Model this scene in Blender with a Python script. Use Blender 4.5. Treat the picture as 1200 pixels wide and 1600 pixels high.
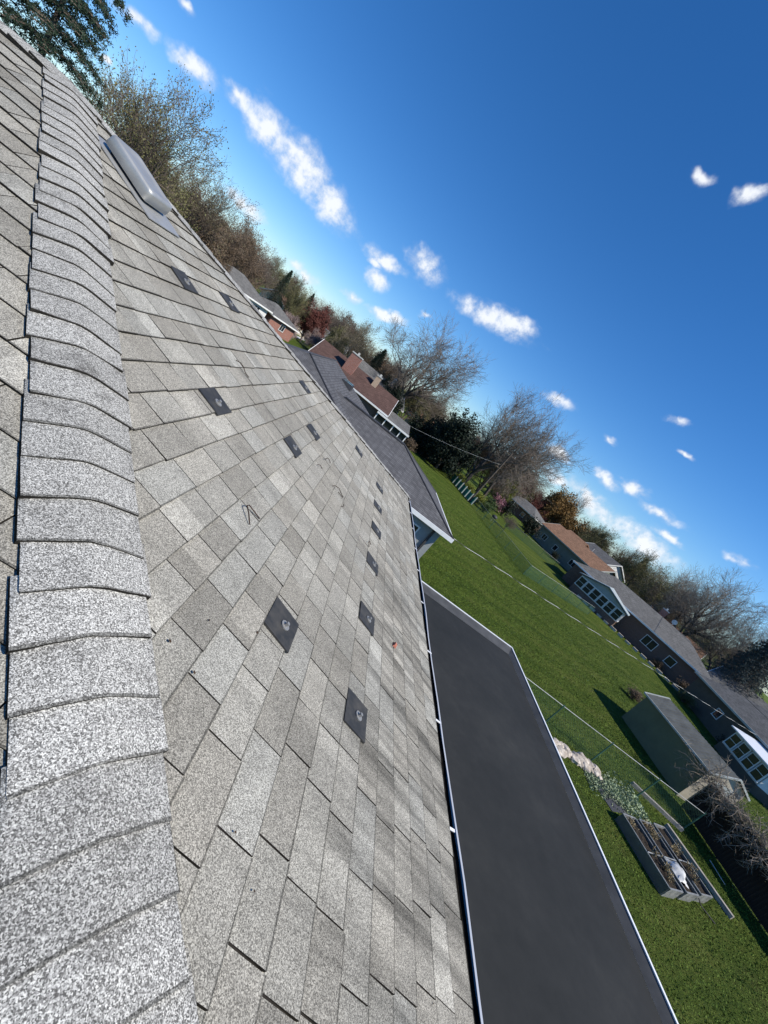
import bpy, bmesh, math, random
import numpy as np
from mathutils import Vector, Matrix
R = math.radians
for o in list(bpy.data.objects):
    bpy.data.objects.remove(o)
scene = bpy.context.scene
col = scene.collection

# ------------------------------------------------------------------ camera
CAM = np.array((2.895, -3.531, 6.696))
YAW, PITCH, ROLL, FPX = 0.186993, -0.259966, 0.698762, 642.857
def cam_axes():
    cy, sy, cp, sp = math.cos(YAW), math.sin(YAW), math.cos(PITCH), math.sin(PITCH)
    f = np.array((sy*cp, cy*cp, sp)); r0 = np.array((cy, -sy, 0)); u0 = np.cross(r0, f)
    c, s = math.cos(ROLL), math.sin(ROLL)
    return c*r0+s*u0, -s*r0+c*u0, f
cr, cu, cf = cam_axes()
cam = bpy.data.cameras.new('camera'); camo = bpy.data.objects.new('camera', cam); col.objects.link(camo)
camo.matrix_world = Matrix(((cr[0], cu[0], -cf[0], CAM[0]), (cr[1], cu[1], -cf[1], CAM[1]), (cr[2], cu[2], -cf[2], CAM[2]), (0, 0, 0, 1)))
cam.sensor_fit = 'VERTICAL'; cam.sensor_height = 36; cam.lens = FPX/1600*36
cam.clip_start = 0.05; cam.clip_end = 3000
scene.camera = camo

# ------------------------------------------------------------------ sun, sky, exposure
SUN_EL, SUN_AZ = R(47), R(122)          # azimuth clockwise from +Y
sun = bpy.data.lights.new('sun', 'SUN'); sun.energy = 4.7; sun.angle = R(0.53); sun.color = (1, .945, .84)
suno = bpy.data.objects.new('sun', sun); col.objects.link(suno)
tosun = Vector((math.sin(SUN_AZ)*math.cos(SUN_EL), math.cos(SUN_AZ)*math.cos(SUN_EL), math.sin(SUN_EL)))
suno.rotation_euler = tosun.to_track_quat('Z', 'Y').to_euler(); suno.location = (40, -20, 60)
scene.view_settings.view_transform = 'Standard'; scene.view_settings.look = 'None'
scene.view_settings.gamma = 1; scene.view_settings.exposure = 0.35
world = bpy.data.worlds.new('World'); scene.world = world; world.use_nodes = True

class NT:
    """small node helper"""
    def __init__(s, tree): s.t = tree; s.n = tree.nodes; s.l = tree.links
    def new(s, typ, **kw):
        n = s.n.new(typ)
        for k, v in kw.items(): setattr(n, k, v)
        return n
    def link(s, a, b): s.l.new(a, b)
    def put(s, sock, v):
        if isinstance(v, bpy.types.NodeSocket): s.l.new(v, sock)
        else: sock.default_value = v
    def math(s, op, a, b=None, c=None, clamp=False):
        n = s.new('ShaderNodeMath', operation=op); n.use_clamp = clamp
        for i, v in enumerate((a, b, c)):
            if v is not None: s.put(n.inputs[i], v)
        return n.outputs[0]
    def vmath(s, op, a, b=None):
        n = s.new('ShaderNodeVectorMath', operation=op)
        s.put(n.inputs[0], a)
        if b is not None: s.put(n.inputs[1], b)
        return n.outputs['Value'] if op in ('DOT_PRODUCT', 'LENGTH') else n.outputs[0]
    def mix(s, fac, a, b, blend='MIX'):
        n = s.new('ShaderNodeMix', data_type='RGBA', blend_type=blend); n.clamp_factor = True
        s.put(n.inputs[0], fac)
        for i, v in ((6, a), (7, b)): s.put(n.inputs[i], v if isinstance(v, bpy.types.NodeSocket) or len(v) == 4 else (*v, 1))
        return n.outputs[2]
    def noise(s, vec, scale, detail=2, rough=.5, dist=0):
        n = s.new('ShaderNodeTexNoise'); s.put(n.inputs['Vector'], vec); n.inputs['Scale'].default_value = scale
        n.inputs['Detail'].default_value = detail; n.inputs['Roughness'].default_value = rough; n.inputs['Distortion'].default_value = dist
        return n.outputs['Fac']
    def ramp(s, fac, stops):
        n = s.new('ShaderNodeValToRGB'); e = n.color_ramp.elements
        while len(e) < len(stops): e.new(0.5)
        for x, (p, c) in zip(e, stops): x.position = p; x.color = c if len(c) == 4 else (*c, 1)
        s.put(n.inputs[0], fac); return n.outputs[0]
    def rng(s, v, a, b, c=0., d=1., smooth=False):
        n = s.new('ShaderNodeMapRange'); n.interpolation_type = 'SMOOTHSTEP' if smooth else 'LINEAR'
        s.put(n.inputs[0], v)
        for i, x in enumerate((a, b, c, d)): s.put(n.inputs[i+1], x)
        return n.outputs[0]

def vscale(t, v, s):
    n = t.new('ShaderNodeMapping'); t.put(n.inputs[0], v); n.inputs['Scale'].default_value = s; return n.outputs[0]

def build_world():
    t = NT(world.node_tree); t.n.clear()
    out = t.new('ShaderNodeOutputWorld'); bg = t.new('ShaderNodeBackground'); bg.inputs[1].default_value = SKY_STRENGTH
    sky = t.new('ShaderNodeTexSky', sky_type='NISHITA'); sky.sun_disc = False
    sky.sun_elevation = SUN_EL; sky.sun_rotation = SUN_AZ; sky.air_density = 1.0; sky.dust_density = .0; sky.ozone_density = 2.0; sky.altitude = 100
    hs = t.new('ShaderNodeHueSaturation'); hs.inputs['Saturation'].default_value = 1.16; hs.inputs['Value'].default_value = 1.0
    t.link(t.mix(1, sky.outputs[0], (.73, .92, 1.20), 'MULTIPLY'), hs.inputs['Color'])
    tc = t.new('ShaderNodeTexCoord'); d = tc.outputs['Generated']
    # cumulus drifting over: (azimuth, elevation, tilt, half length, half width, amount), degrees
    clouds = [(-37.4,8.8,10,2.4,0.8,0.7),(-32.8,9.6,11,2.2,1.1,0.95),(-28.9,10.7,0,2,1.1,0.75),(-25.6,10.4,-5,2.8,2.0,1),(-21.1,10.5,-1,4.0,2.2,1.05),(-17.3,9.9,-9,3.8,2.0,1),(-24.2,3.8,4,2.9,0.9,0.95),(-15.8,2.5,3,2.5,0.9,0.85),(-9.2,9.7,11,3.3,0.9,0.9),(-4.9,12.3,-1,2.8,1.8,0.95),(-8.5,7.5,9,2.0,1.2,0.9),(-9.9,4.3,12,1.7,0.8,0.95),(-5.0,5.2,21,3.0,0.9,0.95),(5.5,13.0,11,5.6,1.4,1.1),(8.1,14.0,12,3.2,1.4,1),(18.4,10.7,11,2.7,0.9,0.8),(-1.5,8.3,22,1.1,0.5,0.8),(13.9,33.4,4,1.5,0.6,0.75),(19.0,34.2,46,1.8,0.8,0.9),(30.3,16.4,22,1.6,0.6,0.85),(26.2,10.8,8,1.2,0.5,0.8),(33.7,14.0,6,1.2,0.45,0.8),(23.0,5.9,2,2.3,0.9,1.0),(24.7,3.5,0,2.7,0.9,0.95),(29.5,6.9,-3,2.0,0.9,1),(32.4,7.9,6,2.0,1.0,1),(36.0,7.5,7,3.1,0.8,1),(38.7,6.0,6,2.5,0.8,0.75),(30.2,3.7,-5,5.0,1.4,1),(37.1,3.9,2,5.6,1.6,0.95),(45.0,8.4,11,1.6,0.55,0.9),(-35.1,12.4,-2,0.9,0.5,0.75),(-37.9,4.6,11,0.7,0.45,0.7),(-9.8,8.8,5,1.4,0.7,0.65)]
    random.seed(4)                       # the same broken cumulus carries on round the rest of the sky
    for k in range(14):
        clouds.append((random.uniform(60, 310), random.uniform(4, 22), random.uniform(-8, 8), random.uniform(2, 5), random.uniform(.7, 1.7), random.uniform(.8, 1)))
    wob = t.new('ShaderNodeTexNoise'); t.put(wob.inputs['Vector'], d); wob.inputs['Scale'].default_value = 30; wob.inputs['Detail'].default_value = 2; wob.inputs['Roughness'].default_value = .6
    off = t.new('ShaderNodeVectorMath', operation='MULTIPLY_ADD'); t.put(off.inputs[0], wob.outputs['Color']); off.inputs[1].default_value = (.026,)*3; t.put(off.inputs[2], d)
    dd = t.vmath('SUBTRACT', off.outputs[0], (.013, .013, .013))
    tot = None
    for az, el, tilt, hl, hw, am in clouds:
        az, el, tilt = R(az), R(el), R(tilt)
        c = Vector((math.sin(az)*math.cos(el), math.cos(az)*math.cos(el), math.sin(el)))
        e = Vector((math.cos(az), -math.sin(az), 0)); u = e.cross(c)
        x = (e*math.cos(tilt)+u*math.sin(tilt)); y = (u*math.cos(tilt)-e*math.sin(tilt)); z = x.cross(y)
        mp = t.new('ShaderNodeMapping', vector_type='TEXTURE'); t.put(mp.inputs[0], dd); mp.inputs['Location'].default_value = c
        mp.inputs['Rotation'].default_value = Matrix((x, y, z)).transposed().to_euler('XYZ'); k = 1.25*math.sqrt(am); mp.inputs['Scale'].default_value = (math.sin(R(hl))*k, math.sin(R(hw))*k, .3)
        g = t.vmath('LENGTH', mp.outputs[0])
        tot = g if tot is None else t.math('MINIMUM', tot, g)
    veil = t.math('SUBTRACT', 1.0, t.math('MULTIPLY', tot, .5), clamp=True)
    tot = t.math('SUBTRACT', 1.0, tot, clamp=True)
    n1 = t.noise(d, 30, 6, .6); n2 = n1
    nn = t.math('MULTIPLY', t.math('SUBTRACT', n1, .5), 3.0)
    dens = t.rng(t.math('ADD', tot, t.math('MULTIPLY', nn, t.math('ADD', tot, .10))), .06, .95, 0, 1, True)
    wisp = t.rng(t.math('MULTIPLY', veil, t.noise(vscale(t, d, (1, 1, 2.6)), 16, 6, .68)), .26, .62, 0, .5, True)
    dens = t.math('MAXIMUM', dens, wisp)
    shade = t.rng(t.math('ADD', n1, t.math('MULTIPLY', tot, .3)), .4, .8)
    ccol = t.mix(shade, (CLOUD*.60, CLOUD*.68, CLOUD*.80), (CLOUD*.97, CLOUD*1.0, CLOUD*1.05))
    c2 = t.mix(t.math('MULTIPLY', dens, .93), hs.outputs[0], ccol)
    t.link(c2, bg.inputs[0]); t.link(bg.outputs[0], out.inputs[0])
SKY_STRENGTH, CLOUD = .094, 8.6
build_world()
world.cycles.sampling_method = 'MANUAL'; world.cycles.sample_map_resolution = 512

# ------------------------------------------------------------------ materials
MATS = {}
def mat(name, colr, rough=.8, spec=.3, metal=0., fn=None, bump=None, coat=0):
    """procedural material; fn(t, obj_coord) -> colour socket, bump(t, coord) -> (height socket, strength, distance)"""
    if name in MATS: return MATS[name]
    m = bpy.data.materials.new(name); m.use_nodes = True
    t = NT(m.node_tree); b = m.node_tree.nodes['Principled BSDF']
    b.inputs['Roughness'].default_value = rough; b.inputs['Metallic'].default_value = metal
    b.inputs['Specular IOR Level'].default_value = spec; b.inputs['Base Color'].default_value = (*colr, 1)
    tc = t.new('ShaderNodeTexCoord'); v = tc.outputs['Object']
    if fn: t.link(fn(t, v), b.inputs['Base Color'])
    if bump:
        h, st, di = bump(t, v); bn = t.new('ShaderNodeBump'); bn.inputs['Strength'].default_value = st; bn.inputs['Distance'].default_value = di
        t.put(bn.inputs['Height'], h); t.link(bn.outputs[0], b.inputs['Normal'])
    MATS[name] = m; return m
def var(c, amt=.25, scale=3., detail=4):
    """mottled colour"""
    def fn(t, v):
        n = t.noise(v, scale, detail, .6)
        return t.mix(t.rng(n, .3, .7), tuple(x*(1-amt) for x in c), tuple(min(1, x*(1+amt)) for x in c))
    return fn

def sepz(t, v):
    s = t.new('ShaderNodeSeparateXYZ'); t.put(s.inputs[0], v); return s.outputs[2]
def tint_attr(t):
    a = t.new('ShaderNodeAttribute'); a.attribute_name = 'tint'; return a.outputs['Color']
def granules(t, v, lo, hi):
    vo = t.new('ShaderNodeTexVoronoi'); t.put(vo.inputs['Vector'], v); vo.inputs['Scale'].default_value = 440
    sep = t.new('ShaderNodeSeparateColor'); t.link(vo.outputs['Color'], sep.inputs[0])
    n = t.noise(v, 210, 3, .8)
    s = t.math('ADD', t.math('MULTIPLY', sep.outputs[0], .62), t.math('MULTIPLY', n, .75))
    return t.ramp(t.rng(s, .22, 1.12), [(0, (lo*.55, lo*.55, lo*.56)), (.3, (lo, lo*.99, lo*.98)), (.62, (1, 1, 1)), (1, (hi, hi*1.0, hi*.99))])
def shingle_col(t, v):
    g = granules(t, v, .46, 1.75)
    c = t.mix(1, tint_attr(t), g, 'MULTIPLY')
    # weathering: broad mottling and rain streaks down the slope
    m = t.math('MULTIPLY', t.rng(t.noise(v, 1.3, 5, .65), .3, .72, .80, 1.14), t.rng(t.noise(v, 11, 4, .7), .3, .7, .88, 1.08))
    st = t.noise(vscale(t, v, (.55, 6.5, .55)), 1.5, 4, .65)
    sx = t.new('ShaderNodeSeparateXYZ'); t.put(sx.inputs[0], v)
    low = t.math('MULTIPLY', t.rng(sx.outputs[0], 3.2, 4.1, 0, 1, True), t.rng(sx.outputs[1], 1.2, -.6, 0.25, 1))
    k = t.math('MULTIPLY', t.rng(st, .44, .66, 0, .62), low)
    f = t.math('MULTIPLY', m, t.math('SUBTRACT', 1.0, k))
    f = t.math('ADD', f, t.math('MULTIPLY', low, .02))
    cmb = t.new('ShaderNodeCombineColor')
    for i in range(3): t.put(cmb.inputs[i], f)
    return t.mix(1, c, cmb.outputs[0], 'MULTIPLY')
def gran_bump(t, v):
    return t.noise(v, 420, 2, .6), .5, .003
mat('shingle', (.3, .29, .27), .92, .25, fn=shingle_col, bump=gran_bump)
def cap_col(t, v):
    g = granules(t, v, .30, 2.0)
    c = t.mix(1, tint_attr(t), g, 'MULTIPLY')
    bare = t.rng(t.math('ADD', t.noise(v, 7, 4, .7), t.math('MULTIPLY', t.math('SUBTRACT', t.noise(v, 200, 2, .8), .5), .75)), .58, .78, 0, .8)
    return t.mix(bare, c, (.07, .066, .06))
mat('cap', (.4, .4, .39), .92, .25, fn=cap_col, bump=gran_bump)
mat('asphalt_edge', (.03, .028, .026), 1, .0, fn=var((.026, .024, .021), .4, 60))
mat('underlay', (.03, .027, .024), 1, .0, fn=var((.03, .027, .024), .3, 20))
mat('white_metal', (.8, .8, .8), .35, .5, fn=var((.76, .77, .78), .06, 4))
mat('white_paint', (.78, .78, .77), .55, .4, fn=var((.74, .74, .73), .08, 3))
mat('gutter_dark', (.02, .019, .018), 1, .0, fn=var((.012, .0105, .009), .5, 30), bump=lambda t, v: (t.noise(v, 60, 3), .6, .01))  # near black, carries the trough's shade as well as its grime
mat('flashing', (.06, .062, .06), .62, .3, fn=lambda t, v: t.mix(t.rng(t.noise(v, 12, 5, .7), .42, .7), (.026, .027, .028), (.062, .058, .052)))
mat('bolt', (.32, .31, .29), .45, .4, .5)
mat('aluminium', (.62, .64, .66), .48, .5, .55, fn=var((.40, .40, .39), .12, 6), bump=lambda t, v: (t.noise(vscale(t, v, (2, 40, 2)), 3, 3), .06, .01))
mat('rust_wire', (.05, .035, .028), .8, .2, fn=var((.05, .034, .026), .5, 90))
mat('brick_chip', (.35, .13, .09), .9, .2, fn=var((.35, .13, .09), .3, 60))
def membrane(t, v):
    n = t.noise(v, .7, 5, .6); d = t.noise(v, 7, 4, .6)
    f = t.math('ADD', t.math('MULTIPLY', n, .7), t.math('MULTIPLY', d, .3))
    return t.ramp(f, [(.30, (.017, .0185, .019)), (.5, (.024, .0252, .0255)), (.62, (.030, .031, .0305)), (.75, (.042, .042, .040))])
mat('membrane', (.03, .03, .03), .8, .15, fn=membrane, bump=lambda t, v: (t.noise(v, 55, 3), .12, .003))
mat('membrane_edge', (.13, .135, .14), .6, .35, fn=var((.06, .061, .061), .3, 4))
mat('siding_grey', (.3, .32, .33), .7, .3, fn=var((.30, .32, .33), .1, 2), bump=lambda t, v: (t.math('FRACT', t.math('MULTIPLY', sepz(t, v), 6.)), .5, .02))
def sepx(t, v, i):
    s = t.new('ShaderNodeSeparateXYZ'); t.put(s.inputs[0], v); return s.outputs[i]
def siding(name, c, lap=5.5):
    return mat(name, c, .7, .3, fn=var(c, .12, 1.5), bump=lambda t, v: (t.math('FRACT', t.math('MULTIPLY', sepz(t, v), lap)), .6, .02))
def brickm(name, c, c2, mortar=(.32, .3, .28)):
    def fn(t, v):
        b = t.new('ShaderNodeTexBrick'); mp = t.new('ShaderNodeMapping'); mp.inputs['Rotation'].default_value = (R(90), 0, 0)
        cx = t.new('ShaderNodeCombineXYZ'); t.put(cx.inputs[0], t.math('ADD', sepx(t, v, 0), sepx(t, v, 1))); t.put(cx.inputs[1], sepz(t, v))
        t.put(b.inputs['Vector'], cx.outputs[0]); b.inputs['Scale'].default_value = 1; b.inputs['Brick Width'].default_value = .21; b.inputs['Row Height'].default_value = .072
        b.inputs['Mortar Size'].default_value = .006; b.inputs['Color1'].default_value = (*c, 1); b.inputs['Color2'].default_value = (*c2, 1); b.inputs['Mortar'].default_value = (*mortar, 1)
        return b.outputs[0]
    return mat(name, c, .85, .2, fn=fn)
def roofm(name, c, lap=.14, c2=None):
    """far asphalt roof: mottled tabs in courses"""
    c2 = c2 or tuple(x*1.5 for x in c)
    def coords(t, v):
        cx = t.new('ShaderNodeCombineXYZ'); t.put(cx.inputs[0], t.math('ADD', sepx(t, v, 0), sepx(t, v, 1))); t.put(cx.inputs[1], t.math('MULTIPLY', sepz(t, v), 2.6)); return cx.outputs[0]
    def fn(t, v):
        b = t.new('ShaderNodeTexBrick'); t.put(b.inputs['Vector'], coords(t, v)); b.inputs['Scale'].default_value = 1; b.inputs['Brick Width'].default_value = .3; b.inputs['Row Height'].default_value = lap
        b.inputs['Mortar Size'].default_value = .012; b.inputs['Mortar Smooth'].default_value = .3
        b.inputs['Color1'].default_value = (*c, 1); b.inputs['Color2'].default_value = (*c2, 1); b.inputs['Mortar'].default_value = (*[x*.45 for x in c], 1)
        n = t.rng(t.noise(v, 1.3, 5, .65), .3, .7, .8, 1.2)
        cmb = t.new('ShaderNodeCombineColor')
        for i in range(3): t.put(cmb.inputs[i], n)
        return t.mix(1, b.outputs[0], cmb.outputs[0], 'MULTIPLY')
    return mat(name, c, .9, .2, fn=fn)
roofm('roof_charcoal', (.075, .075, .08)); roofm('roof_grey', (.11, .108, .105)); roofm('roof_brown', (.13, .075, .05)); roofm('roof_tan', (.21, .12, .075)); roofm('roof_pale', (.105, .103, .1))
roofm('roof_dark_brown', (.075, .045, .038))
siding('siding_green', (.19, .21, .185)); siding('siding_white', (.72, .72, .72)); siding('siding_cream', (.55, .5, .4)); siding('siding_slate', (.095, .082, .066)); siding('siding_tan', (.42, .37, .29)); siding('siding_blue', (.31, .35, .36)); siding('siding_olive', (.19, .2, .15))
brickm('brick_red', (.24, .09, .065), (.31, .125, .09)); brickm('brick_brown', (.13, .075, .055), (.18, .1, .075), (.2, .18, .16)); brickm('brick_tan', (.42, .3, .2), (.5, .36, .25))
mat('glass', (.02, .025, .03), .06, .6)
mat('dark_trim', (.05, .05, .055), .6, .3, fn=var((.05, .05, .055), .2))
mat('shed_metal', (.15, .155, .09), .6, .2, fn=var((.15, .158, .095), .12, 1.2), bump=lambda t, v: (t.math('FRACT', t.math('MULTIPLY', t.math('ADD', sepx(t, v, 0), sepx(t, v, 1)), 5)), .25, .01))
mat('shed_roof', (.1, .105, .1), .7, .25, fn=var((.1, .105, .1), .25, 2))
mat('trim_grey', (.4, .42, .4), .5, .4, fn=var((.4, .42, .4), .1))
mat('fence_green', (.05, .13, .09), .6, .35, fn=var((.05, .13, .09), .2))
mat('galv', (.36, .37, .36), .55, .4, .4, fn=var((.36, .37, .36), .25))
mat('teal_panel', (.03, .19, .15), .55, .4, fn=var((.03, .19, .15), .25, 2))
mat('dark_wood', (.03, .024, .019), .9, .15, fn=lambda t, v: t.mix(t.rng(t.noise(vscale(t, v, (12, 12, .8)), 1.5, 4), .3, .7), (.018, .014, .011), (.042, .034, .027)))
mat('weathered_wood', (.3, .28, .25), .9, .2, fn=lambda t, v: t.mix(t.rng(t.noise(vscale(t, v, (10, 1, 10)), 2, 4), .3, .7), (.2, .18, .16), (.4, .37, .33)))
mat('pole_wood', (.1, .08, .065), .9, .2, fn=var((.1, .08, .065), .3, 4))
mat('cable_black', (.02, .02, .02), .6, .3); mat('cable_pale', (.7, .7, .68), .5, .4)
mat('soil', (.035, .028, .022), .95, .1, fn=var((.035, .028, .022), .5, 14), bump=lambda t, v: (t.noise(v, 25, 4), .8, .03))
mat('bed_metal', (.10, .115, .115), .5, .4, .3, fn=var((.10, .115, .115), .2, 4))
mat('bed_end', (.4, .4, .38), .5, .4, .3, fn=var((.26, .26, .245), .4, 6))
mat('white_plastic', (.6, .6, .58), .5, .4, fn=var((.55, .55, .54), .3, 6))
mat('straw', (.3, .24, .14), .9, .1, fn=var((.3, .24, .14), .3, 8))
mat('rock', (.42, .36, .3), .9, .2, fn=lambda t, v: t.mix(t.rng(t.noise(v, 6, 5), .35, .65), (.3, .25, .2), (.58, .52, .45)), bump=lambda t, v: (t.noise(v, 14, 5), .7, .03))
mat('concrete', (.5, .49, .46), .9, .2, fn=var((.5, .49, .46), .15, 1))
mat('road', (.06, .06, .062), .95, .2, fn=var((.06, .06, .062), .2, 2))
mat('mulch', (.05, .035, .025), 1, .0, fn=var((.055, .038, .027), .5, 8), bump=lambda t, v: (t.noise(v, 30, 4), .8, .03))
mat('bark', (.11, .09, .075), .95, .15, fn=var((.115, .095, .08), .35, 5), bump=lambda t, v: (t.noise(vscale(t, v, (6, 6, 1.2)), 3, 5), .7, .05))
mat('bark_pale', (.24, .215, .19), .95, .15, fn=var((.24, .215, .19), .3, 5))
mat('twig', (.145, .115, .095), .95, .15, fn=var((.145, .115, .095), .3, 1.))
mat('twig_mid', (.18, .15, .125), .95, .15, fn=var((.18, .15, .125), .3, 1.))
mat('twig_pale', (.27, .225, .18), .95, .15, fn=var((.27, .225, .18), .25, 1.))
def leafm(name, c, amt=.45):
    m = mat(name, c, .7, .25, fn=var(c, amt, .55, 5)); return m
leafm('needles', (.022, .042, .024)); leafm('needles_blue', (.035, .058, .06)); leafm('dark_leaf', (.014, .024, .014)); leafm('olive_leaf', (.145, .14, .058)); leafm('yellow_leaf', (.19, .21, .03)); leafm('orange_leaf', (.21, .125, .04))
leafm('red_leaf', (.13, .045, .035)); leafm('brown_leaf', (.155, .11, .072)); leafm('pink_leaf', (.36, .17, .21)); leafm('bud_leaf', (.15, .13, .075)); leafm('green_leaf', (.06, .1, .03)); leafm('moss_leaf', (.27, .33, .2)); leafm('blossom_leaf', (.33, .25, .23))

def lawn_col(t, v):
    big = t.noise(v, .09, 4, .6); mid = t.noise(vscale(t, v, (.22, 1, 1)), 1.3, 5, .7); fine = t.noise(vscale(t, v, (.45, 1, 1)), 5.5, 4, .75); vf = t.noise(v, 24, 3, .8)
    stripes = t.math('SINE', t.math('ADD', t.math('MULTIPLY', t.math('ADD', sepx(t, v, 1), t.math('MULTIPLY', sepx(t, v, 0), -.28)), 2.6), t.math('MULTIPLY', big, 9)))
    f = t.math('ADD', t.math('MULTIPLY', big, .26), t.math('MULTIPLY', mid, .36)); f = t.math('ADD', f, t.math('MULTIPLY', fine, .42)); f = t.math('ADD', f, t.math('MULTIPLY', vf, .46)); f = t.math('ADD', f, t.math('MULTIPLY', stripes, .03))
    c = t.ramp(f, [(.50, (.016, .034, .004)), (.64, (.046, .080, .010)), (.76, (.080, .118, .016)), (.86, (.125, .150, .030)), (1, (.19, .19, .07))])
    dry = t.rng(t.noise(v, .4, 6, .7), .56, .76, 0, .5)
    return t.mix(dry, c, (.115, .105, .038))
mat('lawn', (.05, .09, .02), .95, .12, fn=lawn_col, bump=lambda t, v: (t.math('ADD', t.noise(v, 6, 5, .78), t.noise(v, 30, 3, .7)), 1.0, .16))

def grass_col(t, v):
    a = t.noise(vscale(t, v, (.22, 1, 1)), 1.3, 5, .7); b = t.noise(v, 30, 3, .8)
    return t.ramp(t.math('ADD', t.math('MULTIPLY', a, .55), t.math('MULTIPLY', b, .5)), [(.34, (.044, .082, .008)), (.50, (.085, .138, .018)), (.62, (.125, .172, .028)), (.76, (.20, .205, .065))])
mat('grass', (.06, .1, .02), .8, .15, fn=grass_col)

# ------------------------------------------------------------------ mesh helpers
def children_link(o, parent):
    col.objects.link(o)
    if parent is not None: o.parent = parent
def tag(o, label=None, cat=None, group=None, kind=None):
    if label: o['label'] = label
    if cat: o['category'] = cat
    if group: o['group'] = group
    if kind: o['kind'] = kind
    return o
def empty(name, loc=(0, 0, 0), rz=0, label=None, cat=None, group=None):
    o = bpy.data.objects.new(name, None); col.objects.link(o); o.location = loc; o.rotation_euler = (0, 0, rz)
    o.empty_display_size = .2
    return tag(o, label, cat, group)
class MB:
    def __init__(s): s.v = []; s.f = []; s.m = []
    def add(s, vs, fs, m=0):
        b = len(s.v); s.v += [tuple(x) for x in vs]; s.f += [tuple(b+i for i in f) for f in fs]; s.m += [m]*len(fs); return s
    def box(s, x0, x1, y0, y1, z0, z1, m=0):
        return s.add([(x0,y0,z0),(x1,y0,z0),(x1,y1,z0),(x0,y1,z0),(x0,y0,z1),(x1,y0,z1),(x1,y1,z1),(x0,y1,z1)], [(0,3,2,1),(4,5,6,7),(0,1,5,4),(1,2,6,5),(2,3,7,6),(3,0,4,7)], m)
    def bar(s, a, b, w, h, m=0, up=(0, 0, 1)):
        a, b = Vector(a), Vector(b); d = (b-a).normalized(); r = d.cross(Vector(up))
        r = Vector((1, 0, 0)) if r.length < 1e-4 else r.normalized()
        u = r.cross(d); r = r*w/2; u = u*h/2
        return s.add([a-r-u, a+r-u, a+r+u, a-r+u, b-r-u, b+r-u, b+r+u, b-r+u], [(0,1,2,3),(7,6,5,4),(0,4,5,1),(1,5,6,2),(2,6,7,3),(3,7,4,0)], m)
    def tube(s, pts, rad, n=6, m=0, cap=True):
        pts = [Vector(p) for p in pts]; rad = rad if isinstance(rad, (list, tuple)) else [rad]*len(pts); vs = []; fs = []; ref = None
        for i, p in enumerate(pts):
            d = (pts[min(i+1, len(pts)-1)]-pts[max(i-1, 0)]).normalized()
            if ref is None: ref = d.orthogonal().normalized()
            ref = (ref-d*ref.dot(d)).normalized(); q = d.cross(ref)
            for k in range(n):
                a = 2*math.pi*k/n; vs.append(p+(ref*math.cos(a)+q*math.sin(a))*rad[i])
            if i:
                for k in range(n): fs.append(((i-1)*n+k, (i-1)*n+(k+1) % n, i*n+(k+1) % n, i*n+k))
        if cap: fs.append(tuple(range(n))[::-1]); fs.append(tuple(range((len(pts)-1)*n, len(pts)*n)))
        return s.add(vs, fs, m)
    def slab(s, poly, th, m=0, m_side=None):
        """polygon (list of 3d points, counter-clockwise from above) thickened downwards"""
        n = len(poly); P = [Vector(q) for q in poly]; vs = P+[q-Vector((0, 0, th)) for q in P]
        s.add(vs, [tuple(range(n))], m)
        b = len(s.v)-2*n
        s.f += [tuple(b+i for i in reversed(range(n, 2*n)))]; s.m += [m]
        for i in range(n):
            j = (i+1) % n; s.f.append((b+i, b+n+i, b+n+j, b+j)); s.m.append(m if m_side is None else m_side)
        return s
    def build(s, name, mats, parent=None, smooth=False, kind=None):
        me = bpy.data.meshes.new(name); me.from_pydata(s.v, [], s.f); 
        for m in (mats if isinstance(mats, (list, tuple)) else [mats]): me.materials.append(MATS[m])
        me.polygons.foreach_set('material_index', s.m)
        if smooth: me.polygons.foreach_set('use_smooth', [True]*len(s.f))
        me.validate(); me.update()
        o = bpy.data.objects.new(name, me); children_link(o, parent)
        if kind: o['kind'] = kind
        return o
def copy_tree(o, parent=None):
    c = o.copy(); col.objects.link(c); c.parent = parent
    for ch in list(o.children): copy_tree(ch, c)
    return c

# ------------------------------------------------------------------ the ground
g = MB(); N = 40
def gz(x, y): return 0.0
g.add([(-900, -900, 0), (900, -900, 0), (900, 1200, 0), (-900, 1200, 0)], [(0, 1, 2, 3)])
tag(g.build('lawn_ground', 'lawn'), kind='structure')
s = MB(); s.add([(-27, -60, .004), (-21, -60, .004), (-21, 400, .004), (-27, 400, .004)], [(0, 1, 2, 3)]); tag(s.build('street', 'road'), kind='structure')
k = MB(); k.box(-21, -20.85, -60, 400, 0, .12); k.box(-27.15, -27, -60, 400, 0, .12); tag(k.build('kerb', 'concrete'), kind='structure')
k = MB(); k.box(-19.6, -18.3, -60, 400, -.1, .02); tag(k.build('pavement', 'concrete'), kind='structure')

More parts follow.
